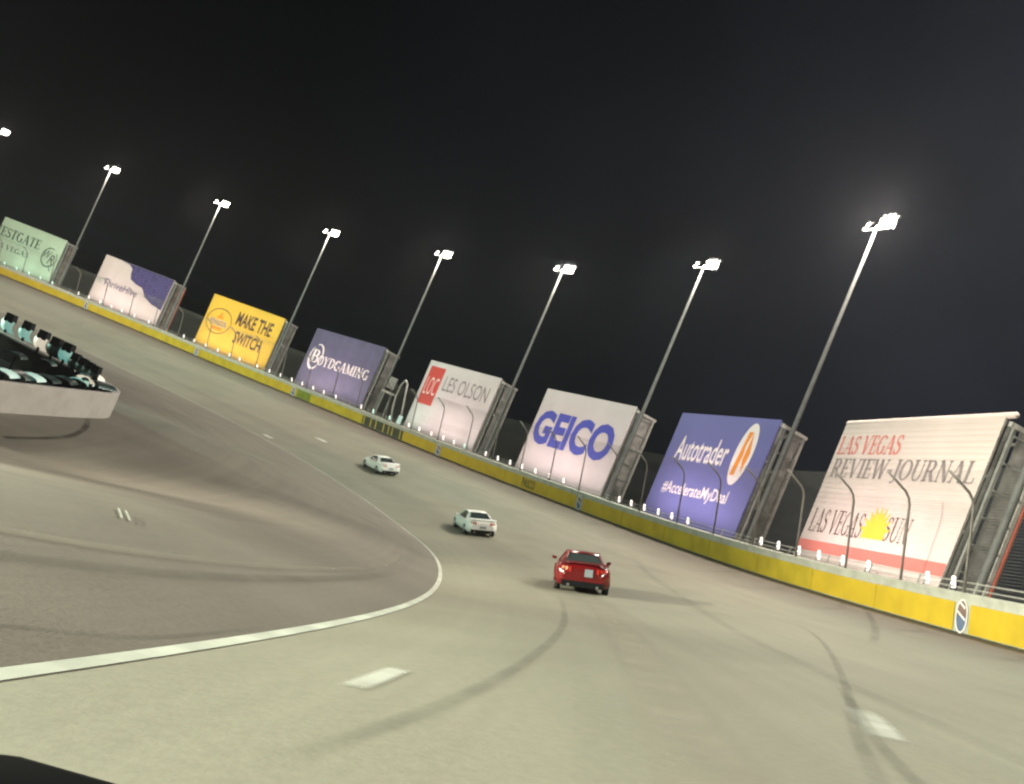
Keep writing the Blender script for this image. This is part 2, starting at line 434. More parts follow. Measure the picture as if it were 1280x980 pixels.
# ------------------------------------------------------------------ outer wall
WH = 1.56
def bar(mb, s0, s1, u0, u1, h0, h1, st=2.0):
    """A bar following the wall: u0 > u1 (track side first)."""
    n = max(1, int(round((s1 - s0) / st)))
    o = len(mb.v)
    for i in range(n + 1):
        s = s0 + (s1 - s0) * i / n; P, th, b, z = at(s)
        N = Vector((-math.cos(th), -math.sin(th), 0)); base = Vector((P[0], P[1], z))
        nb = Vector((N.x * math.sin(b), N.y * math.sin(b), math.cos(b))); nu = Vector((N.x * math.cos(b), N.y * math.cos(b), -math.sin(b)))
        for u, h in ((u0, h0), (u0, h1), (u1, h1), (u1, h0)): mb.v.append(tuple(base + nu * u + nb * h))
    for i in range(n):
        for k in range(4):
            a = o + i * 4 + k; b_ = o + i * 4 + (k + 1) % 4
            mb.f.append((a, a + 4, b_ + 4, b_))
    mb.f.append((o, o + 1, o + 2, o + 3)); q = o + n * 4; mb.f.append((q + 3, q + 2, q + 1, q))
    return mb
wall = empty('track_wall', S3(40, 0)); tag(wall, 'long yellow banded concrete wall along the outside edge of the banked track', 'wall')
bar(MB(), -70, 310, 0.0, -.45, -.5, WH - .12).build('concrete_core', 'concrete', wall)
bar(MB(), -70, 310, 0.05, -.5, WH - .117, WH).build('coping', 'concrete', wall)
edges = [-70]
marks = [35.0, 78.7, 103.9, 136.2, 160.1, 187.9, 215, 242, 270]
zones = []   # (s0, s1, material)
cuts = [-70] + marks + [300]
for a, b in zip(cuts[:-1], cuts[1:]):
    a2 = a + .5 if a in marks else a; b2 = b - .5 if b in marks else b
    n = max(1, int(round((b2 - a2) / 6.0))); L = (b2 - a2) / n
    for k in range(n): zones.append((a2 + k * L, a2 + (k + 1) * L, None))
bar(MB(), -70, 310, .010, .001, .0, .055).build('base_seam', 'dark_pad', wall)
special = [(111.3, 120.1, 'dark_pad'), (132.2, 135.3, 'green_pad'), (85.9, 88.3, 'yellow_pad')]
def subtract(z, sp):
    out = []
    for a, b, m in z:
        if m or sp[1] <= a or sp[0] >= b: out.append((a, b, m)); continue
        if a < sp[0] - .3: out.append((a, sp[0], None))
        if b > sp[1] + .3: out.append((sp[1], b, None))
    return out
for sp in special: zones = subtract(zones, sp) + [sp]
rw = random.Random(3)
for a, b, m in sorted(zones):
    mm = m or ('yellow_pad_dull' if (46 < a < 63 or 112 < a < 132 or 140 < a < 172) and rw.random() < .9 else 'yellow_pad')
    bar(MB(), a + .02, b - .02, .035, .004, .08 + rw.uniform(-.01, .01), 1.17 + rw.uniform(-.012, .012), 3.0).build('barrier_panel', mm, wall)
def wall_pt(s, u, h):
    P, th, b, z = at(s); N = Vector((-math.cos(th), -math.sin(th), 0))
    return Vector((P[0], P[1], z)) + Vector((N.x * math.cos(b), N.y * math.cos(b), -math.sin(b))) * u + Vector((N.x * math.sin(b), N.y * math.sin(b), math.cos(b))) * h
for s0 in marks[:7]:        # oval speedway emblem boards between the yellow bands
    e_ = None
    def disc(rx, rh, u, a0=0, a1=2 * math.pi, n=28):
        mb = MB(); c = [wall_pt(s0 + math.cos(a0 + (a1 - a0) * i / n) * rx, u, .68 + math.sin(a0 + (a1 - a0) * i / n) * rh) for i in range(n + 1)]
        if abs(a1 - a0 - 2 * math.pi) < .01: c = c[:-1]
        mb.add(c, [tuple(range(len(c)))]); return mb
    em = disc(.40, .66, .040).build('emblem', 'ink_white', wall)
    disc(.33, .59, .044, math.pi, 2 * math.pi).build('emblem_field', 'logo_blue', em)
    disc(.33, .59, .044, 0, math.pi).build('emblem_field', 'logo_brown', em)
    st = MB()
    for k, (q0, q1) in enumerate((((-.29, .50), (.29, .80)), ((-.2, .95), (.15, 1.15)))):
        st.add([wall_pt(s0 + q0[0], .048, q0[1]), wall_pt(s0 + q1[0], .048, q1[1]), wall_pt(s0 + q1[0], .048, q1[1] + .09), wall_pt(s0 + q0[0], .048, q0[1] + .09)], [(0, 1, 2, 3)])
    st.build('swoosh', 'ink_white', em)

# ------------------------------------------------------------------ lettering
def serif_glyphs():
    k, t = .15, .055
    def arc(cx, cy, rx, ry, a0, a1, w0, w1=None, n=12):
        w1 = w0 if w1 is None else w1; out = []
        for i in range(n + 1):
            f = i / n; a = math.radians(a0 + (a1 - a0) * f); out.append((cx + rx * math.cos(a), cy + ry * math.sin(a), w0 + (w1 - w0) * abs(math.cos(a))))
        return out
    def ln(x0, y0, x1, y1, w): return [(x0, y0, w), (x1, y1, w)]
    def sf(x, y, h=.16): return ln(x - h, y, x + h, y, t)
    G = {}
    b, T = t / 2, 1 - t / 2
    G['L'] = (.62, [ln(.17, 0, .17, 1, k), ln(.17, b, .6, b, t), ln(.59, 0, .59, .26, t), sf(.17, T), sf(.17, b)])
    G['A'] = (.80, [ln(.12, 0, .40, 1, t), ln(.40, 1, .68, 0, k), ln(.2, .33, .62, .33, t), sf(.12, b, .12), sf(.68, b, .14)])
    G['S'] = (.58, [arc(.29, .745, .19, .225, 30, 250, t, k * .7), arc(.29, .275, .21, .245, 75, -150, t, k), ln(.47, .74, .47, .98, t), ln(.09, .02, .09, .27, t), ln(.22, .55, .40, .48, k)])
    G['V'] = (.78, [ln(.12, 1, .40, 0, k), ln(.40, 0, .68, 1, t), sf(.12, T, .14), sf(.68, T, .12)])
    G['E'] = (.64, [ln(.17, 0, .17, 1, k), ln(.17, T, .57, T, t), ln(.17, b, .6, b, t), ln(.17, .51, .46, .51, t), ln(.56, .76, .56, 1, t), ln(.59, 0, .59, .26, t), ln(.46, .4, .46, .62, t), sf(.12, T, .11), sf(.12, b, .11)])
    G['G'] = (.76, [arc(.40, .5, .31, .475, 50, 322, t, k), ln(.64, .04, .64, .42, k * .8), sf(.64, .42, .13), ln(.6, .76, .6, .97, t)])
    G['R'] = (.78, [ln(.17, 0, .17, 1, k), ln(.17, T, .38, T, t), ln(.17, .49, .38, .49, t), arc(.36, .735, .21, .24, -90, 90, t, k), ln(.38, .5, .66, 0, k), sf(.15, T, .14), sf(.17, b), sf(.70, b, .09)])
    G['I'] = (.36, [ln(.18, 0, .18, 1, k), sf(.18, T), sf(.18, b)])
    G['W'] = (1.08, [ln(.10, 1, .33, 0, k), ln(.33, 0, .54, 1, t), ln(.54, 1, .77, 0, k), ln(.77, 0, .98, 1, t), sf(.10, T, .13), sf(.54, T, .1), sf(.98, T, .11)])
    G['-'] = (.40, [ln(.03, .42, .37, .42, .14)])
    G['J'] = (.44, [ln(.27, .1, .27, 1, k), arc(.12, .02, .16, .16, 10, -110, k * .6, t), sf(.27, T)])
    G['O'] = (.80, [arc(.40, .5, .31, .475, 0, 360, t, k, 24)])
    G['U'] = (.78, [ln(.17, .3, .17, 1, k), ln(.64, .3, .64, 1, t), arc(.405, .3, .235, .28, 180, 360, t * 1.3, k * .7), sf(.17, T), sf(.64, T, .12)])
    G['N'] = (.82, [ln(.15, 0, .15, 1, t), ln(.15, 1, .66, 0, k), ln(.66, 0, .66, 1, t), sf(.13, T, .12), sf(.15, b, .12), sf(.66, T, .12)])
    G['T'] = (.68, [ln(.34, 0, .34, 1, k), ln(.04, T, .64, T, t), ln(.055, .74, .055, 1, t), ln(.625, .74, .625, 1, t), sf(.34, b)])
    G['B'] = (.68, [ln(.17, 0, .17, 1, k), ln(.1, T, .38, T, t), ln(.17, .52, .38, .52, t), ln(.1, b, .38, b, t), arc(.36, .75, .18, .225, -90, 90, t, k), arc(.37, .27, .22, .245, -90, 90, t, k)])
    G['Y'] = (.74, [ln(.12, 1, .37, .48, k), ln(.62, 1, .37, .48, t), ln(.37, 0, .37, .5, k), sf(.12, T, .13), sf(.62, T, .11), sf(.37, b)])
    G['D'] = (.80, [ln(.17, 0, .17, 1, k), ln(.1, T, .36, T, t), ln(.1, b, .36, b, t), arc(.36, .5, .32, .475, -90, 90, t, k)])
    G['M'] = (.94, [ln(.13, 0, .13, 1, t), ln(.13, 1, .46, .05, k), ln(.46, .05, .78, 1, t), ln(.78, 0, .78, 1, k), sf(.11, T, .1), sf(.13, b, .12), sf(.80, T, .1), sf(.78, b, .14)])
    G['P'] = (.68, [ln(.17, 0, .17, 1, k), ln(.1, T, .38, T, t), ln(.17, .46, .38, .46, t), arc(.36, .72, .21, .255, -90, 90, t, k), sf(.17, b)])
    G[' '] = (.30, [])
    return G
SER = serif_glyphs()
def serif_shape(text, bold=1.0):
    """2-D polygons of a serif word, height 1."""
    V, F = [], []; x = 0
    for ch in text:
        wd, strokes = SER[ch]
        for st in strokes:
            o = len(V)
            for i, (px, py, w_) in enumerate(st):
                a = st[max(i - 1, 0)]; b = st[min(i + 1, len(st) - 1)]
                dx, dy = b[0] - a[0], b[1] - a[1]; l = math.hypot(dx, dy) or 1; nx, ny = -dy / l, dx / l
                V += [(x + px + nx * w_ * bold / 2, py + ny * w_ * bold / 2), (x + px - nx * w_ * bold / 2, py - ny * w_ * bold / 2)]
            for i in range(len(st) - 1): F.append((o + 2 * i, o + 2 * i + 1, o + 2 * i + 3, o + 2 * i + 2))
        x += wd + .03
    return V, F
def font_shape(text, offset=0.0, shear=0.0, small=False, space=1.0):
    cu = bpy.data.curves.new('txt', 'FONT'); cu.body = text; cu.offset = offset; cu.shear = shear; cu.space_character = space; cu.resolution_u = 3
    o = bpy.data.objects.new('txt', cu); COL.objects.link(o)
    dg = bpy.context.evaluated_depsgraph_get(); me = bpy.data.meshes.new_from_object(o.evaluated_get(dg))
    V = [(v.co.x, v.co.y) for v in me.vertices]; F = [tuple(p.vertices) for p in me.polygons]
    bpy.data.objects.remove(o); bpy.data.curves.remove(cu); bpy.data.meshes.remove(me)
    return V, F
def fit(VF, x0, x1, y0, y1):
    V, F = VF; xs = [v[0] for v in V]; ys = [v[1] for v in V]; a, b, c, d_ = min(xs), max(xs), min(ys), max(ys)
    return [(x0 + (x - a) / (b - a) * (x1 - x0), y0 + (y - c) / (d_ - c) * (y1 - y0)) for x, y in V], F
def poly(pts): return list(pts), [tuple(range(len(pts)))]
def ellipse(cx, cy, rx, ry, n=36, rot=0.0):
    c, s = math.cos(rot), math.sin(rot)
    return poly([(cx + rx * math.cos(2 * math.pi * i / n) * c - ry * math.sin(2 * math.pi * i / n) * s, cy + rx * math.cos(2 * math.pi * i / n) * s + ry * math.sin(2 * math.pi * i / n) * c) for i in range(n)])
def ringshape(cx, cy, rx, ry, w0, w1=None, a0=0, a1=360, n=40):
    V, F = [], []; w1 = w0 if w1 is None else w1
    for i in range(n + 1):
        f = i / n; a = math.radians(a0 + (a1 - a0) * f); w_ = w0 + (w1 - w0) * math.sin(math.pi * f)
        V += [(cx + (rx + w_ / 2) * math.cos(a), cy + (ry + w_ / 2) * math.sin(a)), (cx + (rx - w_ / 2) * math.cos(a), cy + (ry - w_ / 2) * math.sin(a))]
    for i in range(n): F.append((2 * i, 2 * i + 1, 2 * i + 3, 2 * i + 2))
    return V, F
def rect(x0, x1, y0, y1): return poly([(x0, y0), (x1, y0), (x1, y1), (x0, y1)])
def join(*sh):
    V, F = [], []
    for v, f in sh:
        o = len(V); V += v; F += [tuple(i + o for i in q) for q in f]
    return V, F

# wall lettering
def wall_text(VF, mat, name, s0, s1, h0, h1, u=.045):
    V, F = fit(VF, 0, 1, 0, 1); mb = MB(); mb.add([wall_pt(s0 + (s1 - s0) * x, u, h0 + (h1 - h0) * y) for x, y in V], F); mb.build(name, mat, wall)
wall_text(font_shape('PASCO', .02), 'black_ink', 'lettering', 88.15, 86.05, .25, 1.05)
for q_ in (119.8, 118.3, 117.2, 115.5, 114.4, 113.6, 111.9):
    o_ = MB(); o_.add([wall_pt(q_, .05, .1), wall_pt(q_ - .17, .05, .1), wall_pt(q_ - .17, .05, 1.15), wall_pt(q_, .05, 1.15)], [(0, 1, 2, 3)]); o_.build('stripe', 'yellow_ink', wall)

# ------------------------------------------------------------------ catch fence
fence = empty('catch_fence', S3(40, 0)); tag(fence, 'tall curved-top wire catch fence standing on the outer wall', 'fence')
posts = [257, 250.5, 244, 237.5, 231, 224.5, 217.5, 210.5, 204.4, 197.8, 191.2, 184.5, 177.9, 171.7, 165.5, 158.4, 152.4, 146.2, 140., 133.9, 127.8, 122.3, 115.9, 110.3, 104.8, 99.2, 94.3, 89.3, 84.3, 79.5, 74.6, 70.2, 64.9, 60., 55.1, 50.1, 45., 40.1, 35.4, 30.5, 25.5, 20.5, 15.5, 10.5, 5.5, 0.5]
def fence_profile(s):
    """(u, h) points in the frame square to the banking."""
    lower = [(-.2, WH), (-.2, WH + 1.2), (-.2, WH + 2.4), (-.2, WH + 3.3)]
    bend = [(-.13, WH + 3.62), (.05, WH + 3.9), (.45, WH + 4.25), (.95, WH + 4.66)]
    return [wall_pt(s, u, h) for u, h in lower + bend]
for s in posts:
    MB().tube(fence_profile(s), .058, 6).build('post', 'post_dark', fence, smooth=True)
def arclen(pr):
    L = [0]
    for a, b in zip(pr[:-1], pr[1:]): L.append(L[-1] + (b - a).length)
    return L
for a, b in zip(posts[1:], posts[:-1]):
    if b > 250: continue
    mb = MB(); pa, pb, pm = fence_profile(a), fence_profile(b), fence_profile((a + b) / 2); La = arclen(pa)
    def along(pr, l):
        for i in range(len(La) - 1):
            if l <= La[i + 1] + 1e-6:
                f = (l - La[i]) / (La[i + 1] - La[i]); return pr[i].lerp(pr[i + 1], f)
        return pr[-1]
    l = .1
    while l < La[-1]:
        mb.tube([along(pa, l), along(pm, l), along(pb, l)], .0042, 3, False); l += .12
    n = int((b - a) / .14)
    for k in range(1, n):
        f = k / n; pr = fence_profile(a + (b - a) * f); mb.tube([pr[0], pr[3], pr[5], pr[7]], .0036, 3, False)
    o = mb.build('mesh_panel', 'fence_wire', fence); o['kind'] = 'stuff'

# ------------------------------------------------------------------ billboards
BOARDS = {
 'west': ((-96.651, 164.938, -1.025), (-82.117, 160.093, -0.625)), 'thrive': ((-73.06, 156.457, -0.083), (-57.649, 149.018, 0.368)),
 'penn': ((-49.051, 144.086, 0.953), (-34.627, 134.289, 1.547)), 'boyd': ((-28.715, 129.626, 2.104), (-17.123, 119.172, 3.101)),
 'loc': ((-10.319, 112.097, 3.725), (-1.319, 101.435, 4.559)), 'geico': ((3.648, 94.771, 5.209), (11.306, 82.784, 6.198)),
 'auto': ((14.358, 77.009, 6.844), (19.06, 65.7, 8.192)), 'rj': ((21.101, 58.764, 8.793), (23.463, 45.067, 10.289))}
HB = 9.6
class Board:
    def __init__(self, key, label, facemat, sheetmat='sheet_grey', red=False, siding=False):
        Lp, Rp = BOARDS[key]; L = Vector(Lp) + Vector((0, 0, Z0)); R = Vector(Rp) + Vector((0, 0, Z0))
        d_ = R - L; self.w = math.hypot(d_.x, d_.y); self.slope = d_.z / self.w
        e_ = Vector((d_.x, d_.y, 0)) / self.w; n = Vector((e_.y, -e_.x, 0))
        self.e, self.n, self.L = e_, n, L
        m = Matrix((e_, -n, Vector((0, 0, 1)))).transposed().to_4x4(); m.translation = L - Vector((0, 0, HB))
        self.o = empty('billboard', mat=m); tag(self.o, label, 'billboard', 'billboards behind the outer wall')
        # local axes: x along the board, y away from the track, z up; v is measured down from the top edge
        if siding:
            mb = MB(); v = 0.0; k = 0
            while v > -HB + .01:
                v2 = max(-HB, v - .34); a, b = self.P(0, v, 0), self.P(self.w, v, 0); c, d2 = self.P(0, v2, -.014), self.P(self.w, v2, -.014); e2, f2 = self.P(0, v2, 0), self.P(self.w, v2, 0)
                mb.add([a, b, d2, c, e2, f2], [(0, 3, 2, 1), (3, 4, 5, 2)]); v = v2
            mb.build('siding_face', facemat, self.o, world=False)
            self.solid(0, self.w, -HB, 0, .004, .12, 'face_backing', 'sheet_grey')
            tb = MB(); tb.tube([self.P(-.02, .05, .12), self.P(self.w + .5, .05, .12)], .17, 10).build('rolled_top_edge', facemat, self.o, True, world=False)
        else:
            self.solid(0, self.w, -HB, 0, 0, .12, 'face_panel', facemat)
        self.k = 0
        self.structure(sheetmat, red)
    def P(self, u, v, y): return Vector((u, y, HB + v + self.slope * u))
    def solid(self, u0, u1, v0, v1, y0, y1, name, mat, bevel=0):
        q = [self.P(u0, v0, y0), self.P(u1, v0, y0), self.P(u1, v0, y1), self.P(u0, v0, y1), self.P(u0, v1, y0), self.P(u1, v1, y0), self.P(u1, v1, y1), self.P(u0, v1, y1)]
        return MB().hexa(q).build(name, mat, self.o, world=False, bevel=bevel)
    def beam(self, a, b, r, name, mat):
        a, b = Vector(a), Vector(b); d_ = (b - a).normalized(); x = d_.cross(Vector((0, 1, 0)) if abs(d_.y) < .9 else Vector((1, 0, 0))).normalized(); y = x.cross(d_).normalized()
        q = [a + x * sx * r + y * sy * r for sx, sy in ((-1, -1), (1, -1), (1, 1), (-1, 1))] + [b + x * sx * r + y * sy * r for sx, sy in ((-1, -1), (1, -1), (1, 1), (-1, 1))]
        return MB().hexa(q).build(name, mat, self.o, world=False)
    def structure(self, sheetmat, red):
        W_ = self.w; D = 2.3; drop = -.5
        n = 5
        for k in range(n):
            u = .25 + (W_ - .5) * k / (n - 1)
            self.beam(self.P(u, -HB - .8, .45), self.P(u, -.1, .45), .13, 'column', 'galvanised')
            self.beam(self.P(u, -HB - .8, D), self.P(u, drop, D), .13, 'column', 'galvanised')
            if k < n - 1: self.beam(self.P(u, -HB + .6, D - .1), self.P(u, -.3, .55), .07, 'brace', 'galvanised')
        for v in (-.35, -3.2, -6.2, -9.0):
            self.beam(self.P(.1, v, .24), self.P(W_ - .1, v, .24), .09, 'girt', 'galvanised')
            self.beam(self.P(.1, v - .2, D + .24), self.P(W_ - .1, v - .2, D + .24), .09, 'girt', 'galvanised')
        # end frame that faces the oncoming cars
        X = W_ + .16
        self.beam(self.P(X, -HB - .8, .55), self.P(X, -.3, .55), .09, 'end_column', 'galvanised')
        self.beam(self.P(X, -HB - .8, D + .1), self.P(X, drop, D + .1), .11, 'end_column', 'galvanised_pale')
        sp = MB(); q = []
        self_ = self
        pan = [self.P(X + .02, -HB - .3, .95), self.P(X + .02, -HB - .3, D - .25), self.P(X + .02, drop - .1, D - .25), self.P(X + .02, -.45, .95)]
        pan2 = [p + Vector((-.08, 0, 0)) for p in pan]
        MB().add(pan + pan2, [(0, 1, 2, 3), (7, 6, 5, 4), (0, 4, 5, 1), (1, 5, 6, 2), (2, 6, 7, 3), (3, 7, 4, 0)]).build('end_sheet', sheetmat, self.o, world=False)
        v = -.9
        while v > -HB:
            self.beam(self.P(X + .10, v, .6), self.P(X + .10, v, D), .05, 'rung', 'galvanised'); v -= 1.45
        self.beam(self.P(X + .05, -.38, .2), self.P(X + .05, drop, D + .3), .12, 'cap_rail', 'galvanised_pale')
        if red: self.beam(self.P(X + .12, -HB, D + .34), self.P(X + .12, drop - .1, D + .34), .06, 'edge_trim', 'trim_red')
    def art(self, VF, mat, name='lettering', layer=1):
        self.k += 1
        V, F = VF; y = -(.085 if False else 0) - .012 * layer - .0006 * self.k
        if self.o.get('sid'): y -= .016
        mb = MB(); mb.add([self.P(x, v, y) for x, v in V], F)
        return mb.build(name, mat, self.o, world=False)

def f_(t, x0, x1, y0, y1, **kw): return fit(font_shape(t, **kw), x0, x1, y0, y1)
def s_(t, x0, x1, y0, y1, bold=1.0): return fit(serif_shape(t, bold), x0, x1, y0, y1)

B1 = Board('west', 'pale green billboard with serif hotel name, farthest left in the row', 'face_green', 'sheet_brown')
B1.art(s_('WESTGATE', -1.7, 10.25, -3.42, -1.62, 1.1), 'ink_green')
B1.art(rect(-1.7, 10.4, -3.80, -3.72), 'ink_green_pale', 'rule')
B1.art(s_('LAS VEGAS', -.7, 8.7, -5.55, -4.6, 1.0), 'ink_green')
B1.art(ringshape(13.15, -3.95, 1.68, 1.68, .12, .24, 70, 400), 'ink_green', 'logo_ring')
B1.art(f_('W', 11.75, 13.5, -4.25, -2.75, shear=.35), 'ink_green', 'logo_letter')
B1.art(f_('R', 13.1, 14.4, -5.1, -3.3, shear=.3), 'ink_green', 'logo_letter')
B1.art(rect(12.2, 13.3, -2.32, -2.22), 'ink_green', 'logo_flourish')
B1.art(poly([(13.6, -5.2), (13.75, -5.2), (14.5, -6.2), (14.3, -6.2)]), 'ink_green', 'logo_flourish')

B2 = Board('thrive', 'pale pink billboard with a wavy purple patterned upper right corner', 'face_pink', 'sheet_brown', red=True)
B2.art(poly([(2.0, -.02), (4.0, -.04), (6.2, -.25), (7.16, -.75), (7.3, -1.6), (7.76, -2.5), (9.3, -2.95), (11.0, -3.15), (11.7, -3.7), (12.3, -4.4), (14.5, -5.1), (17.0, -5.45), (17.08, -.02)]), 'ink_purple', 'purple_field')
hexs = []
hr = random.Random(2)
for i in range(16):
    for j in range(9):
        x = 6.6 + i * .66; y = -.45 - j * .56 - (.28 if i % 2 else 0)
        if y > -.3 or x > 16.8: continue
        lim = np.interp(x, [6.2, 7.2, 7.8, 9.3, 11.0, 12.3, 14.5, 17], [-.2, -.6, -2.2, -2.7, -2.9, -4.1, -4.8, -5.1])
        if y < lim + .3 or hr.random() < .25: continue
        hexs.append(poly([(x + .24 * math.cos(a * math.pi / 3), y + .22 * math.sin(a * math.pi / 3)) for a in range(6)]))
principled('ink_violet', (0.08, 0.07, 0.21), .5, noise=.05)
B2.art(join(*hexs), 'ink_violet', 'hexagon_pattern')
B2.art(f_('ThriveHive', 2.0, 10.55, -5.05, -3.8, offset=.006, shear=.12), 'ink_purple')
B2.art(join(rect(.35, 1.6, -4.25, -4.12), rect(.3, 1.4, -4.6, -4.48), rect(.5, 1.7, -4.95, -4.83)), 'ink_green_pale', 'leaf_mark')

B3 = Board('penn', 'bright yellow billboard reading MAKE THE SWITCH beside an oval badge', 'face_yellow')
B3.art(ringshape(3.62, -3.85, 2.98, 2.0, .14), 'ink_brown', 'badge_ring')
B3.art(f_('PENNZOIL', 1.55, 5.8, -4.62, -3.62, offset=.018), 'ink_white', 'badge_backing')
B3.art(f_('PENNZOIL', 1.6, 5.75, -4.55, -3.68, offset=.0), 'ink_purple')
B3.art(rect(2.35, 5.0, -5.3, -4.78), 'ink_orange', 'badge_strip')
B3.art(poly([(2.75, -3.4), (4.5, -3.4), (4.2, -3.05), (3.95, -3.0), (3.85, -2.45), (3.4, -2.45), (3.3, -3.0), (3.05, -3.05)]), 'ink_orange', 'bell_mark')
B3.art(f_('MAKE THE', 7.4, 15.8, -3.45, -1.3, offset=.028), 'ink_brown')
B3.art(f_('SWITCH', 8.4, 14.85, -6.2, -4.25, offset=.028), 'ink_brown')

B4 = Board('boyd', 'dark navy billboard with white small-cap serif name and crescent logo', 'face_navy')
B4.art(ringshape(2.3, -4.0, 1.35, 1.75, .06, .38, 130, 330), 'ink_white', 'crescent')
B4.art(ringshape(2.4, -3.9, 1.3, 1.75, .05, .26, -50, 115), 'ink_white', 'crescent')
B4.art(s_('B', 1.55, 3.1, -4.85, -2.95, 1.1), 'ink_white')
B4.art(s_('OYDGAMING', 3.1, 14.6, -5.05, -3.55, 1.15), 'ink_white')

B5 = Board('loc', 'white billboard with a red square logo at its upper left', 'face_white')
B5.art(rect(.6, 3.65, -5.5, -.65), 'ink_red', 'red_square')
B5.art(f_('LOC', .95, 3.3, -4.25, -2.0, offset=-.01), 'ink_white')
B5.art(f_('LES OLSON', 4.4, 12.95, -3.28, -1.42, offset=.0), 'ink_grey')
B5.art(f_('COMPANY', 4.5, 9.5, -4.75, -4.12, space=1.3), 'ink_pale')
B5.art(f_('YOUR OFFICE TECHNOLOGY PARTNER', 2.2, 12.4, -7.6, -6.8), 'ink_pale')

B6 = Board('geico', 'white billboard with huge blue GEICO lettering', 'face_white')
V, F = font_shape('GEICO', offset=.045)
B6.art(fit((V, F), .5, 13.2, -5.9, -2.2), 'ink_blue')

B7 = Board('auto', 'purple-blue billboard with a pale oval holding an orange letter A', 'face_blue')
B7.art(f_('Autotrader', 1.3, 8.0, -4.15, -2.0, offset=.012), 'ink_white')
B7.art(f_('#AccelerateMyDeal', 1.45, 9.95, -7.3, -6.0, offset=.01), 'ink_white')
B7.art(ellipse(9.72, -2.95, 1.02, 2.52, rot=-.06), 'ink_white', 'oval_badge')
B7.art(poly([(9.05, -4.7), (9.45, -1.15), (9.95, -1.15), (9.65, -2.3), (9.75, -3.0), (9.55, -4.7)]), 'ink_orange', 'badge_letter')
B7.art(poly([(10.0, -1.15), (10.45, -2.9), (10.2, -4.5), (9.85, -3.4)]), 'ink_orange', 'badge_letter')

B8 = Board('rj', 'white ribbed billboard for a newspaper with a yellow rising sun, at the right', 'face_siding', 'sheet_grey', red=True, siding=True)
B8.o['sid'] = 1
B8.art(s_('LAS VEGAS', .25, 6.55, -2.2, -.9, 1.1), 'ink_red_soft')
B8.art(s_('REVIEW-JOURNAL', .45, 13.4, -3.98, -2.45, 1.15), 'ink_grey')
B8.art(s_('LAS VEGAS', .5, 6.0, -7.5, -5.9, .8), 'ink_brown')
B8.art(s_('SUN', 8.15, 10.2, -7.45, -5.92, .8), 'ink_brown')
rays = [(6.15, -7.4)]
for i in range(9):
    a = math.radians(180 - i * 22.5)
    rays.append((7.2 + 1.0 * math.cos(a), -7.1 + 1.05 * math.sin(a)))
    if i < 8:
        a2 = math.radians(180 - (i + .5) * 22.5); rays.append((7.2 + 1.5 * math.cos(a2), -7.1 + 1.75 * math.sin(a2)))
rays.append((8.25, -7.4))
B8.art(poly([(6.15, -7.4), (6.2, -6.8), (6.55, -6.2), (7.2, -5.95), (7.85, -6.2), (8.2, -6.8), (8.25, -7.4)]), 'ink_sun', 'rising_sun')
tri_ = []
for i in range(9):
    a = math.radians(168 - i * 19.5); c, s = math.cos(a), math.sin(a)
    tri_.append(poly([(7.2 + .95 * c - .17 * s, -7.1 + 1.1 * s + .17 * c), (7.2 + 1.45 * c, -7.1 + 1.75 * s), (7.2 + .95 * c + .17 * s, -7.1 + 1.1 * s - .17 * c)]))
B8.art(join(*tri_), 'ink_sun', 'sun_rays')
B8.art(rect(.02, B8.w - .02, -8.75, -8.05), 'ink_red_soft', 'red_band')
del B8.o['sid']

# ------------------------------------------------------------------ light poles
def local_box(mb, c, sx, sy, sz): return mb.box(c, sx, sy, sz)
def make_pole(H=24.3):
    root = empty('light_pole')
    n = 9
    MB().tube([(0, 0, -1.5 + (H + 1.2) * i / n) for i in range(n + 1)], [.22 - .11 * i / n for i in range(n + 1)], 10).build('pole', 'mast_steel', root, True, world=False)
    arm = MB(); arm.box((.25, 0, H - .25), 3.1, .14, .14); arm.box((1.1, 0, H + .45), 1.9, .12, .12); arm.box((.35, 0, H + .1), .12, .12, .9); arm.box((1.85, 0, H + .1), .12, .12, .9)
    arm.build('crossarm', 'galvanised', root, world=False)
    def lamp(x, z, sc=1.0, aim=.0):
        hd = MB().tube([(x, .30, z + .12), (x, .10, z), (x, -.14 * sc, z - .10)], [.12 * sc, .24 * sc, .35 * sc], 10).build('lamp_housing', 'black_metal', root, True, world=False)
        pts = [(x + .33 * sc * math.cos(a * math.pi / 5), -.15 * sc + .10 * math.sin(a * math.pi / 5) * sc, z - .10 + .31 * sc * math.sin(a * math.pi / 5)) for a in range(10)]
        MB().add(pts, [tuple(range(10))[::-1]]).build('lens', 'flood_lens', hd, world=False)
    for x in (.40, .92, 1.44): lamp(x, H, .9)
    for x in (.66, 1.18, 1.70): lamp(x, H + .48, .9)
    lamp(-1.15, H - .02, .55); lamp(-.95, H + .28, .5)
    return root
pole0 = None
POLES = [(227.5, 'farthest left, its foot outside the picture'), (201.3, 'between the pale green and pale pink billboards'), (175.1, 'between the pale pink and yellow billboards'), (149.6, 'between the yellow and navy billboards'),
         (125.45, 'between the navy billboard and the red square billboard'), (102.84, 'between the red square billboard and the blue-lettered one'), (82.3, 'between the blue-lettered billboard and the purple one'), (63.8, 'between the purple billboard and the newspaper one'), (42.6, 'right of the newspaper billboard, its lamps above the picture')]
POLE_TOPS = {}
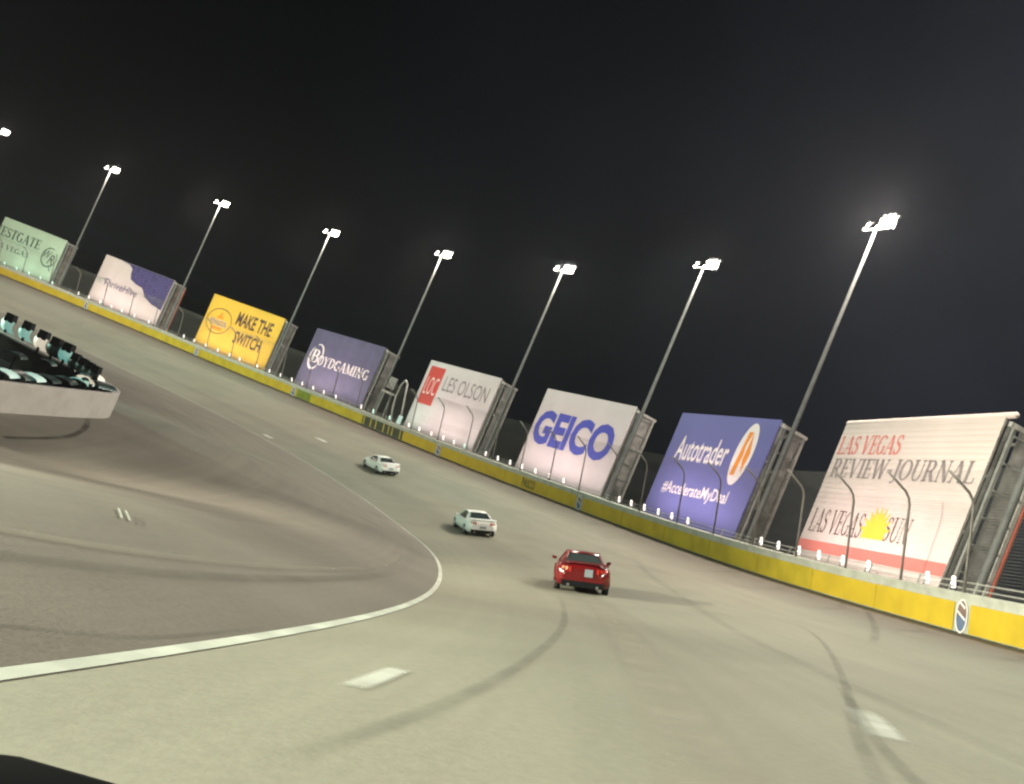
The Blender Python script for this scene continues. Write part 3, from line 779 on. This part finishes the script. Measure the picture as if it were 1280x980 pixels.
for i, (s, where) in enumerate(POLES + [(21, 'beyond the right edge of the picture'), (0, 'level with the camera behind the wall'), (-22, 'behind the camera')]):
    if i == 0: pole0 = make_pole(); o = pole0
    else: o = copy_tree(pole0)
    base = S3(s, -5.0); P, th, b, z = at(s)
    base.z = z
    X = Vector((math.sin(th), -math.cos(th), 0)); Y = Vector((math.cos(th), math.sin(th), 0))   # x toward the camera, y outward
    m = Matrix((X, Y, Vector((0, 0, 1)))).transposed().to_4x4(); m.translation = base
    o.matrix_basis = m
    tag(o, 'tall floodlight mast, ' + where, 'light pole', 'floodlight masts behind the outer wall')
    POLE_TOPS[s] = base
    hs = {82.3: 1.035, 63.8: 1.11, 42.6: 1.11}.get(s, 1.0)
    o.scale = (1, 1, hs) if hs != 1 else (1, 1, 1)
    top = base + Vector((0, 0, 23.9 * hs)) + X * 1.1 - Y * 1.2
    aim = S3(min(s, 300), 13)
    spot('flood_beam', top, aim, POLE_W, (1.0, .93, .78) if i % 3 else (.84, 1.0, .80), 104, 1.0, 2.4, o)
    gl_ = bpy.data.lights.new('lamp_spill', 'POINT'); gl_.energy = 26000 if s == 63.8 else 6500; gl_.color = (1.0, .86, .72); gl_.shadow_soft_size = .5
    go = bpy.data.objects.new('lamp_spill', gl_); COL.objects.link(go); go.location = base + Vector((0, 0, 24.4 * hs)) + X * 1.3 - Y * .9; go.parent = o; go.matrix_parent_inverse = top_matrix(o).inverted()

# ------------------------------------------------------------------ uplights below the billboards
def make_uplight(lens):
    root = empty('floodlight')
    MB().box((0, 0, .12), .05, .05, .24).build('bracket', 'galvanised', root, world=False)
    h = MB().add([(-.09, .06, .12), (.09, .06, .12), (.09, .18, .16), (-.09, .18, .16), (-.10, -.04, .54), (.10, -.04, .54), (.09, .02, .59), (-.09, .02, .59)],
                 [(3, 2, 1, 0), (4, 5, 6, 7), (0, 1, 5, 4), (2, 3, 7, 6)]).build('reflector', lens, root, world=False)
    for z in (.22, .36, .50): MB().box((.0, -.02 + (.56 - z) * .2, z), .22, .05, .03).build('visor_fin', 'galvanised', root, world=False)
    return root
LAMPS = {'pale green billboard': [209.3, 206.3, 203.3, 200.5, 197.5], 'pale pink billboard': [191., 188.4, 185.6, 182.8, 180.2, 177., 173.4],
 'yellow billboard': [164.6, 162., 159.1, 156.1, 153.2, 150.7, 146.4], 'navy billboard': [143.4, 140.7, 138., 135.5, 132.9, 130.4, 127.6],
 'gap right of the navy billboard': [121.8, 119.1], 'billboard with the red square': [115.5, 113.3, 111.4, 109.2, 106.7, 104.3], 'gap left of the blue-lettered billboard': [102.2, 100.1],
 'blue-lettered white billboard': [96.1, 93.9, 91.7, 89.6, 87.3, 84.9, 82.6], 'purple-blue billboard': [73.9, 72.1, 70.2, 68.2, 66.3, 64.1],
 'newspaper billboard': [54.8, 52.8, 50.5, 48.4, 46., 43.6], 'right end of the newspaper billboard': [38.7, 36.8]}
BKEY = {'pale green billboard': B1, 'pale pink billboard': B2, 'yellow billboard': B3, 'navy billboard': B4, 'billboard with the red square': B5, 'blue-lettered white billboard': B6, 'purple-blue billboard': B7, 'newspaper billboard': B8}
ORD = ['first', 'second', 'third', 'fourth', 'fifth', 'sixth', 'seventh']
up0 = {}
UW = {'pale green billboard': 1.0, 'pale pink billboard': 1.0, 'yellow billboard': .95}
for where, ls in LAMPS.items():
    for k, s in enumerate(ls):
        mint = (where == 'pale green billboard') or (where == 'billboard with the red square' and k == 0) or (where.startswith('gap') and k == 1)
        lens = 'uplight_lens_mint' if mint else 'uplight_lens'
        if lens not in up0: up0[lens] = make_uplight(lens); o = up0[lens]
        else: o = copy_tree(up0[lens])
        P, th, b, z = at(s); base = wall_pt(s, -.42, WH)
        X = Vector((math.sin(th), -math.cos(th), 0)); Y = Vector((math.cos(th), math.sin(th), 0))
        m = Matrix((X, Y, Vector((0, 0, 1)))).transposed().to_4x4(); m.translation = base; o.matrix_basis = m
        n_ = len(ls)
        tag(o, '%s small wall-top floodlight from the left, %s %s' % (ORD[k], 'in the' if 'gap' in where else ('at the' if 'end' in where else 'below the'), where), 'floodlight', 'small floodlights along the top of the outer wall')
        if where in BKEY:
            B = BKEY[where]
            foot = B.L + B.e * (B.w * (.04 + .92 * (k + .5) / n_)); aim = foot + Vector((0, 0, -4.6 + B.slope * B.w * k / n_))
            src = aim + B.n * 3.4; src.z = base.z + .55
            spot('uplight_beam', base + Y * .45 + Vector((0, 0, .55)), aim, UP_W * (1.35 if where.startswith('news') else 1.7 if where[:4] in ('purp', 'navy') else 1.0), MINT if mint else PINK, 118, .8, .15, o)
rl = empty('light_rail', wall_pt(60, -.3, WH)); tag(rl, 'thin pale pipe rail carrying the small floodlights along the wall top', 'rail')
for a, b in ((30, 74), (74, 118), (118, 162), (162, 214)):
    for hh in (.16, .40):
        MB().tube([wall_pt(a + (b - a) * i / 16, -.44, WH + hh) for i in range(17)], .022, 5).build('pipe', 'galvanised_pale', rl, True)
s = 31.
while s < 214:
    MB().box(wall_pt(s, -.44, WH + .22), .05, .05, .5).build('upright', 'galvanised_pale', rl); s += 4.05

# arch-shaped gate frame and equipment cabinet near the fifth mast
ga = empty('gate_frame', S3(113.5, -.4)); tag(ga, 'pale looped gate frame standing in the fence right of the navy billboard', 'gate frame')
pts = [(115.0, 1.5), (115.3, 3.0), (115.2, 4.6), (114.7, 6.0), (114.0, 6.7), (113.5, 6.4), (113.4, 5.2), (113.3, 3.4), (113.2, 1.5)]
MB().tube([wall_pt(a, -.5, h) for a, h in pts], .10, 7).build('arched_tube', 'galvanised_pale', ga, True)
MB().box(wall_pt(113.3, -.45, WH + .55), .45, .45, 1.0).build('lit_box', 'mirror_mint', ga)
cb = empty('equipment_platform', S3(124, -5.8)); tag(cb, 'grey equipment box and bracket on the mast right of the navy billboard', 'cabinet')
c0 = S3(124.3, -5.0); c0.z = at(124.3)[3]
MB().box(c0 + Vector((0, 0, 6.2)), 1.0, .8, 1.5).build('cabinet', 'galvanised', cb, bevel=.04)
MB().box(c0 + Vector((0, 0, 4.9)), 1.7, 1.2, .25).build('shelf', 'galvanised_pale', cb)
for dx in (-.6, .6): MB().tube([c0 + Vector((dx, 0, -.5)), c0 + Vector((dx * .8, 0, 5.0))], .09, 6).build('leg', 'galvanised', cb)

# ------------------------------------------------------------------ infield island with its low lights
def cam_ray(px, py): return FW + RTV * ((px - 640) / FPX) - UPV * ((py - 480) / FPX)
def find_su(x, y):
    v = np.array([x, y]) - PP; tq = abs((v * TT).sum(1)); 
    N_ = np.stack([-np.cos(TH), -np.sin(TH)], 1); u = (v * N_).sum(1)
    c = np.where((u > -60) & (u < 75), tq, 99); i = int(np.argmin(c)); return float(SS[i]), float(u[i])
near_xy = [(-19.0, 26.0), (-18.3, 29.5), (-17.75, 32.2), (-17.4, 34.4), (-17.1, 36.75), (-16.75, 39.2), (-16.6, 40.6), (-16.5, 41.7), (-16.65, 42.6), (-17.1, 43.3)]
far_xy = [(-17.8, 43.8), (-19.0, 44.1), (-20.9, 44.2), (-22.6, 44.7), (-24.4, 45.3), (-27.3, 46.4), (-31.5, 48.2)]
IH = 1.22
def gz(x, y):
    s, u = find_su(x, y); return S3(s, u).z
def thick_wall(pts, th, h0, h1, name, mat, parent):
    """Extruded wall along plan points; height above the ground at each point."""
    mb = MB(); n = len(pts); V = [Vector(p) for p in pts]
    for i in range(n):
        d_ = (V[min(i + 1, n - 1)] - V[max(i - 1, 0)]).normalized(); nn = Vector((-d_.y, d_.x))
        z = gz(V[i].x, V[i].y)
        for q, h in ((V[i], h0), (V[i], h1), (V[i] + nn * th, h1), (V[i] + nn * th, h0)): mb.v.append((q.x, q.y, z + h))
    for i in range(n - 1):
        for k in range(4):
            a = i * 4 + k; b_ = i * 4 + (k + 1) % 4; mb.f.append((a, a + 4, b_ + 4, b_))
    mb.f.append((3, 2, 1, 0)); q = (n - 1) * 4; mb.f.append((q, q + 1, q + 2, q + 3))
    return mb.build(name, mat, parent, bevel=.03)
ib = empty('infield_barrier', (-17, 36, gz(-17, 36))); tag(ib, 'low white concrete barrier with a rounded nose round the infield lights', 'barrier')
allp = near_xy + far_xy
dense = []
P_ = [Vector(p) for p in allp]
for i in range(len(P_) - 1):
    p0, p1, p2, p3 = P_[max(i - 1, 0)], P_[i], P_[i + 1], P_[min(i + 2, len(P_) - 1)]
    for k in range(5):
        t = k / 5; dense.append(.5 * ((2 * p1) + (p2 - p0) * t + (2 * p0 - 5 * p1 + 4 * p2 - p3) * t * t + (3 * p1 - p0 - 3 * p2 + p3) * t ** 3))
dense.append(P_[-1])
thick_wall(dense, .22, -.3, IH, 'barrier_wall', 'white_concrete', ib)
thick_wall([p for p in [Vector((q.x, q.y)) + (lambda d2: Vector((-d2.y, d2.x)) * .235)((dense[min(i + 1, len(dense) - 1)] - dense[max(i - 1, 0)]).normalized()) for i, q in enumerate(dense)]], .04, -.3, IH - .10, 'inner_face_shade', 'dark_inner', ib)  # added dark sheet paints the shade on the barrier's inner face
isl = MB(); ring = [(p.x, p.y, gz(p.x, p.y) + .05) for p in dense]
cx = sum(p[0] for p in ring) / len(ring); cy = sum(p[1] for p in ring) / len(ring)
isl.v = ring; isl.f = [tuple(range(len(ring)))]
tag(isl.build('island_ground', 'dark_inner'), kind='structure')

def make_track_light(mat):
    root = empty('track_light')
    # local: x along the row, y toward the racing surface, z up from the barrier top
    MB().box((0, 0, .18), .10, .10, .5).build('stand', 'black_metal', root, world=False)
    MB().add([(-.26, -.16, .62), (.26, -.16, .62), (.26, .2, .66), (-.26, .2, .66), (-.24, -.14, 1.06), (.24, -.14, 1.06), (.24, .16, 1.04), (-.24, .16, 1.04)],
             [(3, 2, 1, 0), (4, 5, 6, 7), (0, 1, 5, 4), (1, 2, 6, 5), (2, 3, 7, 6), (3, 0, 4, 7)]).build('lamp_box', 'black_metal', root, world=False, bevel=.02)
    mb = MB(); n = 6
    for i in range(n + 1):
        a = math.radians(-70 + 95 * i / n)
        for x in (-.36, -.18, .0, .18, .36):
            mb.v.append((x, .42 - .62 * math.cos(a) + abs(x) * .3, .52 + .46 * math.sin(a)))
    for i in range(n):
        for j in range(4): mb.f.append((i * 5 + j, i * 5 + j + 1, (i + 1) * 5 + j + 1, (i + 1) * 5 + j))
    mb.build('curved_mirror', mat, root, True, world=False)
    return root
tl0 = {}
heads = [(-30, 385, 'mirror_mint'), (5, 400, 'mirror_mint'), (27, 410, 'mirror_mint'), (46, 422, 'mirror_warm'), (62, 431, 'mirror_back'), (77, 438, 'mirror_mint'), (88, 446, 'mirror_back'), (97, 452, 'mirror_back'), (105, 457, 'mirror_back'), (113, 462, 'mirror_back')]
hl = ['beyond the left edge', 'at the left edge of the picture', 'second from the left edge', 'third from the left, with a warm glow', 'fourth from the left, unlit', 'fifth from the left, glowing mint', 'sixth from the left, unlit', 'seventh from the left, unlit', 'eighth from the left, unlit', 'ninth from the left, nearest the barrier nose']
zi = Z0 - 5.62
for i, (px, py, mt) in enumerate(heads):
    r = cam_ray(px, py + 17); D = (zi - Z0) / r.z; loc = r * D; loc.z = zi
    if mt not in tl0: tl0[mt] = make_track_light(mt); o = tl0[mt]
    else: o = copy_tree(tl0[mt])
    m = Matrix.Translation(loc) @ Matrix.Rotation(math.radians(-12), 4, 'Z') @ Matrix.Scale(.8 if i > 5 else 1.0, 4); o.matrix_basis = m
    tag(o, 'dark boxy light on the far barrier side, ' + hl[i], 'track light', 'track lights on the infield barrier')
# low mirrors along the inside of the near barrier
def make_low_mirror(mat):
    root = empty('mirror_light')
    mb = MB(); n = 6
    for i in range(n + 1):
        a = math.radians(180 * i / n)
        for y in (-.45, .0, .45): mb.v.append((-.42 * math.cos(a) * 1.0, y, .22 * math.sin(a)))
    for i in range(n):
        for j in range(2): mb.f.append((i * 3 + j, i * 3 + j + 1, (i + 1) * 3 + j + 1, (i + 1) * 3 + j))
    mb.build('curved_hood', mat, root, True, world=False)
    MB().box((0, 0, -.5), .1, .1, 1.0).build('stand', 'black_metal', root, world=False)
    return root
lm0 = {}
low = [(4, 474, 'mirror_mint', 0), (24, 477, 'mirror_back', 0), (38, 479, 'mirror_mint', 0), (58, 481, 'mirror_back', 0), (80, 483, 'mirror_back', 0), (101, 485, 'mirror_mint', 0), (112, 474, 'mirror_warm', 1), (115, 481, 'mirror_warm', 1), (121, 484, 'mirror_back', 1), (126, 486, 'mirror_back', 1), (20, 448, 'mirror_back', 2), (58, 457, 'mirror_back', 2), (92, 466, 'mirror_back', 2)]
ll = ['mint glowing low mirror at the left edge, just inside the white barrier', 'first unlit low mirror from the left inside the white barrier', 'second glowing low mirror from the left inside the white barrier', 'second unlit low mirror from the left inside the white barrier', 'third unlit low mirror from the left inside the white barrier', 'fourth mint low mirror inside the white barrier, left of the nose', 'upper warm lit mirror near the barrier nose', 'lower warm lit mirror near the barrier nose', 'unlit mirror in the barrier nose', 'unlit mirror at the very tip of the barrier nose', 'leftmost mushroom-shaped lamp on a post inside the barrier', 'middle mushroom-shaped lamp on a post inside the barrier', 'right mushroom-shaped lamp on a post inside the barrier']
for i, (px, py, mt, kind_) in enumerate(low):
    r = cam_ray(px, py - (7 if kind_ == 0 else 3)); zt = Z0 - 5.84 + (.25 if kind_ == 1 else (.2 if kind_ == 2 else 0)); D = (zt - Z0) / r.z; loc = r * D; loc.z = zt
    k_ = (mt, kind_)
    if mt not in lm0: lm0[mt] = make_low_mirror(mt); o = lm0[mt]
    else: o = copy_tree(lm0[mt])
    o.matrix_basis = Matrix.Translation(loc) @ Matrix.Rotation(math.radians(-25 if kind_ == 1 else 8), 4, 'Z') @ Matrix.Scale({0: 1.15, 1: 1.15, 2: .9}[kind_], 4) @ Matrix.Diagonal((1, 1, .62 if kind_ == 0 else .8, 1))
    tag(o, ll[i], 'mirror light', 'low mirror lights inside the infield barrier')

# infield row that lights the racing surface (continues past the edges of the picture)
field = [(-58, 40, WARM), (-44, 40, WARM), (-30, 40, MINT), (-17, 40, WARM), (-5, 40, MINT), (6, 40, WARM), (17, 48, WARM), (27, 49, WARM), (43, 41.5, MINT), (51, 42.5, WARM), (64, 52, MINT), (80, 60, WARM), (100, 58, MINT), (125, 56, WARM), (150, 54, MINT), (178, 52, WARM), (205, 50, WARM)]
FMUL = [1, 1, 1, 1, 1.5, 1.2, .9, 1.0, .10, .10, .9, 1.8, 1.8, 1.8, 1.8, 1.6, 1.6]
INF = ['first of the row behind the camera', 'second of the row behind the camera', 'third of the row behind the camera', 'fourth of the row behind the camera', 'fifth of the row behind the camera', 'last of the row behind the camera', 'just ahead and left of the camera', 'short of the white barrier', '', '', 'just past the white barrier', 'second past the white barrier', 'third past the white barrier', 'fourth past the white barrier', 'fifth past the white barrier', 'sixth past the white barrier', 'seventh past the white barrier']
for i, (s, u, col) in enumerate(field):
    g0 = S3(s, u)
    if i in (8, 9):
        hd = (tl0['mirror_mint'], tl0['mirror_warm'])[i - 8]; lo = top_matrix(hd) @ Vector((0, 1.1, .9)); par = hd
    else:
        o = copy_tree(tl0['mirror_warm' if col == WARM else 'mirror_mint'])
        o.matrix_basis = Matrix.Translation(g0 + Vector((0, 0, 1.6)))
        MB_ = MB().box(g0 + Vector((0, 0, .7)), .3, .3, 1.9).build('pedestal', 'black_metal', o)
        tag(o, 'boxy infield track light on a pedestal, ' + INF[i], 'track light', 'track lights beyond the picture edge')
        lo = g0 + Vector((0, 0, 3.1)); par = o
    if i == 8: continue
    if i == 9: continue
    if i == 7:
        lo = lo + Vector((0, 0, 1.4)); aim = S3(35, 8); aim.z += 5.0
        spot('track_beam', lo, aim, FIELD_W * 3.8, col, 50, 1.0, .18, par); continue
    aim = S3(s + (6 if s > 20 else 3), 8); aim.z += 2.0
    spot('track_beam', lo, aim, FIELD_W * FMUL[i], col, 115, .8, .35, par)

# ------------------------------------------------------------------ cars
def make_car(s, u, label, paint, yaw=0.0, kind='coupe', lit=False):
    X, T, N = frame(s, u); base = S3(s, u, .012)
    m = Matrix((X, T, N)).transposed().to_4x4() @ Matrix.Rotation(yaw, 4, 'Z') @ Matrix.Diagonal((1, 1, .93, 1)); m.translation = base
    root = empty('racing_car', mat=m); tag(root, label, 'car', 'cars on the banking')
    # stations along y (rear -2.35 .. front 2.35): y, half width, sill z, belt z, deck z
    st = [(-2.36, .70, .38, .72, .84), (-2.33, .80, .30, .84, .98), (-2.22, .90, .26, .93, 1.07), (-1.95, .94, .24, .97, 1.09), (-1.4, .955, .22, .97, 1.04), (-.9, .94, .20, .95, 1.0), (0, .93, .19, .93, .98), (.7, .93, .19, .92, .98), (1.15, .94, .20, .90, .98), (1.6, .93, .22, .84, .93), (2.1, .88, .24, .74, .84), (2.3, .78, .28, .64, .70), (2.36, .66, .34, .55, .6)]
    mb = MB(); prof_n = 0
    for y, hw, z0, zb, zd in st:
        half = [(hw * .80, z0), (hw * .96, z0 + .05), (hw, z0 + (zb - z0) * .45), (hw * .985, zb - .10), (hw * .93, zb), (hw * .80, zb + (zd - zb) * .55), (hw * .45, zd), (0, zd + .012)]
        full = [(-x, z) for x, z in half] + [(x, z) for x, z in half[-2::-1]]
        prof_n = len(full)
        mb.v += [(x, y, z) for x, z in full]
    for i in range(len(st) - 1):
        for k in range(prof_n - 1): mb.f.append((i * prof_n + k, i * prof_n + k + 1, (i + 1) * prof_n + k + 1, (i + 1) * prof_n + k))
        mb.f.append((i * prof_n + prof_n - 1, i * prof_n, (i + 1) * prof_n, (i + 1) * prof_n + prof_n - 1))
    mb.f.append(tuple(range(prof_n))); q = (len(st) - 1) * prof_n; mb.f.append(tuple(q + k for k in range(prof_n))[::-1])
    bo = mb.build('body', paint, root, True, world=False)
    for pg in bo.data.polygons:
        if len(pg.vertices) > 4: pg.use_smooth = False
    # greenhouse: glass volume, then painted roof and pillars proud of it
    def ghs(y, hw, z): return [(-hw, y, z), (hw, y, z)]
    A = dict(rb=(-1.62, .70, 1.03), rt=(-.72, .55, 1.40), ft=(.12, .56, 1.42), fb=(.98, .74, .98))
    pl = {k: ghs(*v) for k, v in A.items()}
    lowb = [(-.80, -1.5, .98), (.80, -1.5, .98), (.84, .85, .95), (-.84, .85, .95)]
    gl = MB(); V = pl['rb'] + pl['rt'] + pl['ft'] + pl['fb'] + [(-.83, -.9, .96), (.83, -.9, .96), (-.84, .5, .95), (.84, .5, .95)]
    # rear window
    MB().add([V[0], V[1], V[3], V[2]], [(0, 1, 2, 3)]).build('rear_window', 'car_glass', root, world=False)
    MB().add([V[4], V[5], V[7], V[6]], [(0, 1, 2, 3)]).build('windscreen', 'car_glass', root, world=False)
    for sgn, a in ((-1, 0), (1, 1)):
        q = [V[a], V[2 + a], V[4 + a], V[6 + a], V[10 + a], V[8 + a]]
        MB().add(q, [tuple(range(6))]).build('side_window', 'car_glass', root, world=False)
    rf = MB(); zs_ = [(-.80, .56, 1.385), (-.70, .575, 1.415), (-.3, .59, 1.44), (.05, .59, 1.44), (.16, .575, 1.42)]
    for y, hw, z in zs_: rf.v += [(-hw - .02, y, z - .035), (-hw * .93, y, z), (0, y, z + .02), (hw * .93, y, z), (hw + .02, y, z - .035)]
    for i in range(len(zs_) - 1):
        for k in range(4): rf.f.append((i * 5 + k, i * 5 + k + 1, (i + 1) * 5 + k + 1, (i + 1) * 5 + k))
    rf.build('roof', paint, root, True, world=False)
    for sgn in (-1, 1):
        MB().add([(sgn * .73, -1.82, 1.04), (sgn * .85, -1.50, .96), (sgn * .83, -1.0, .97), (sgn * .60, -.62, 1.40), (sgn * .53, -.86, 1.40), (sgn * .64, -1.5, 1.08)], [(0, 1, 2, 3, 4, 5) if sgn > 0 else (5, 4, 3, 2, 1, 0)]).build('rear_pillar', paint, root, world=False)
        MB().tube([(sgn * .83, .96, .95), (sgn * .57, .12, 1.42)], .035, 5).build('front_pillar', paint, root, world=False)
        MB().add([(sgn * .94, .62, .98), (sgn * 1.10, .60, 1.0), (sgn * 1.10, .60, 1.12), (sgn * .94, .62, 1.08), (sgn * .94, .76, .98), (sgn * 1.08, .74, 1.0), (sgn * 1.08, .74, 1.1), (sgn * .94, .76, 1.08)], [(0, 1, 2, 3), (7, 6, 5, 4), (0, 4, 5, 1), (1, 5, 6, 2), (2, 6, 7, 3), (3, 7, 4, 0)]).build('wing_mirror', paint, root, world=False)
        for y in (-1.42, 1.42):
            wh = MB().tube([(sgn * .74, y, .335), (sgn * .955, y, .335)], .335, 18).build('wheel', 'tyre', root, True, world=False)
            MB().tube([(sgn * .90, y, .335), (sgn * .966, y, .335)], .225, 14).build('rim', 'rim', wh, True, world=False)
            MB().tube([(sgn * .945, y - .40 * math.cos(a), .34 + .40 * math.sin(a)) for a in [math.pi * i / 8 for i in range(9)]], .028, 5).build('wheel_arch', paint, root, world=False)
        # tail lamps: three upright bars per side
        for k in range(3):
            x = sgn * (.48 + .12 * k)
            MB().box((x, -2.345 + .02 * k, .86), .085, .05, .17).build('tail_light', ('tail_glint' if (sgn < 0 and k > 0) else 'tail_red') if paint == 'paint_red' else 'tail_red', root, world=False)
        MB().tube([(sgn * .5, -2.42, .30), (sgn * .5, -2.2, .30)], .05, 8).build('exhaust', 'rim', root, world=False)
    MB().box((0, -2.34, .85), .78, .03, .13).build('rear_panel', paint, root, world=False)
    MB().add([(-.70, -2.355, .24), (.70, -2.355, .24), (.76, -2.385, .46), (-.76, -2.385, .46), (-.70, -2.2, .24), (.70, -2.2, .24), (.74, -2.2, .38), (-.74, -2.2, .38)], [(0, 1, 2, 3), (7, 6, 5, 4), (0, 4, 5, 1), (1, 5, 6, 2), (2, 6, 7, 3), (3, 7, 4, 0)]).build('rear_bumper', 'black_metal', root, world=False)
    MB().add([(-.84, -2.30, 1.075), (.84, -2.30, 1.075), (.84, -1.98, 1.12), (-.84, -1.98, 1.12), (-.84, -2.32, 1.105), (.84, -2.32, 1.105), (.84, -1.98, 1.145), (-.84, -1.98, 1.145)], [(3, 2, 1, 0), (4, 5, 6, 7), (0, 1, 5, 4), (1, 2, 6, 5), (2, 3, 7, 6), (3, 0, 4, 7)]).build('spoiler', paint, root, world=False)
    if paint == 'paint_red':
        MB().add([(.03, -2.405, .64), (.31, -2.405, .64), (.31, -2.385, .92), (.03, -2.385, .92)], [(0, 1, 2, 3)]).build('number_plate', 'plate', root, world=False)
    else:
        MB().add([(-.20, -2.395, .56), (.20, -2.395, .56), (.20, -2.38, .70), (-.20, -2.38, .70)], [(0, 1, 2, 3)]).build('number_plate', 'plate', root, world=False)
    return root
make_car(34.0, 14.42, 'red coupe seen from behind, nearest of the three cars on the track', 'paint_red', -.12)
make_car(62.5, 14.75, 'white coupe in the middle of the line of cars', 'paint_white', -.06)
make_car(91.0, 12.95, 'white coupe farthest up the track', 'paint_white', -.06)

# ------------------------------------------------------------------ edge of our own car's dashboard
db = MB(); cols = 22; rows = [(.62, -.30), (.70, -.012), (.78, .0), (.66, -.006), (.3, -.03), (.3, -.3)]
def cpt(x, y, d_): return Vector((0, 0, Z0)) + RTV * x + UPV * y + FW * d_
XS = [-1.15 + 1.75 * i / cols for i in range(cols + 1)]
def dash_y(x):
    # height of the dash edge below the eye at .78 m
    return float(np.interp(x, [-1.15, -.8, -.445, -.36, -.30, -.22, -.1, .1, .6], [-.296, -.302, -.314, -.338, -.356, -.380, -.40, -.42, -.44]))
prof = [(.80, -.30), (.815, -.05), (.80, -.012), (.775, 0), (.70, .004), (.55, -.02), (.45, -.10), (.45, -.35)]
for x in XS:
    for d_, dy in prof: db.v.append(tuple(cpt(x, dash_y(x) + dy, d_)))
n = len(prof)
for i in range(cols):
    for k in range(n): db.f.append((i * n + k, i * n + (k + 1) % n, (i + 1) * n + (k + 1) % n, (i + 1) * n + k))
db.f.append(tuple(range(n))[::-1]); db.f.append(tuple(cols * n + k for k in range(n)))
tag(db.build('dashboard', 'dash_black', None, True), 'black dashboard top of the car the view is taken from', 'dashboard')

# ------------------------------------------------------------------ night haze
HAZE = 0.00014
if HAZE:
    mh = bpy.data.materials.new('haze'); mh.use_nodes = True; nh = mh.node_tree; nh.nodes.clear()
    oh = nh.nodes.new('ShaderNodeOutputMaterial'); pv = nh.nodes.new('ShaderNodeVolumePrincipled')
    pv.inputs['Color'].default_value = (.8, .85, .95, 1); pv.inputs['Density'].default_value = HAZE; pv.inputs['Anisotropy'].default_value = .6
    nh.links.new(pv.outputs[0], oh.inputs['Volume']); MAT['haze'] = mh
    hb = MB().box((0, 0, (ZG - 1.5 + 56) / 2), 6200, 6200, 56 - (ZG - 1.5)).build('haze', 'haze'); tag(hb, kind='stuff')
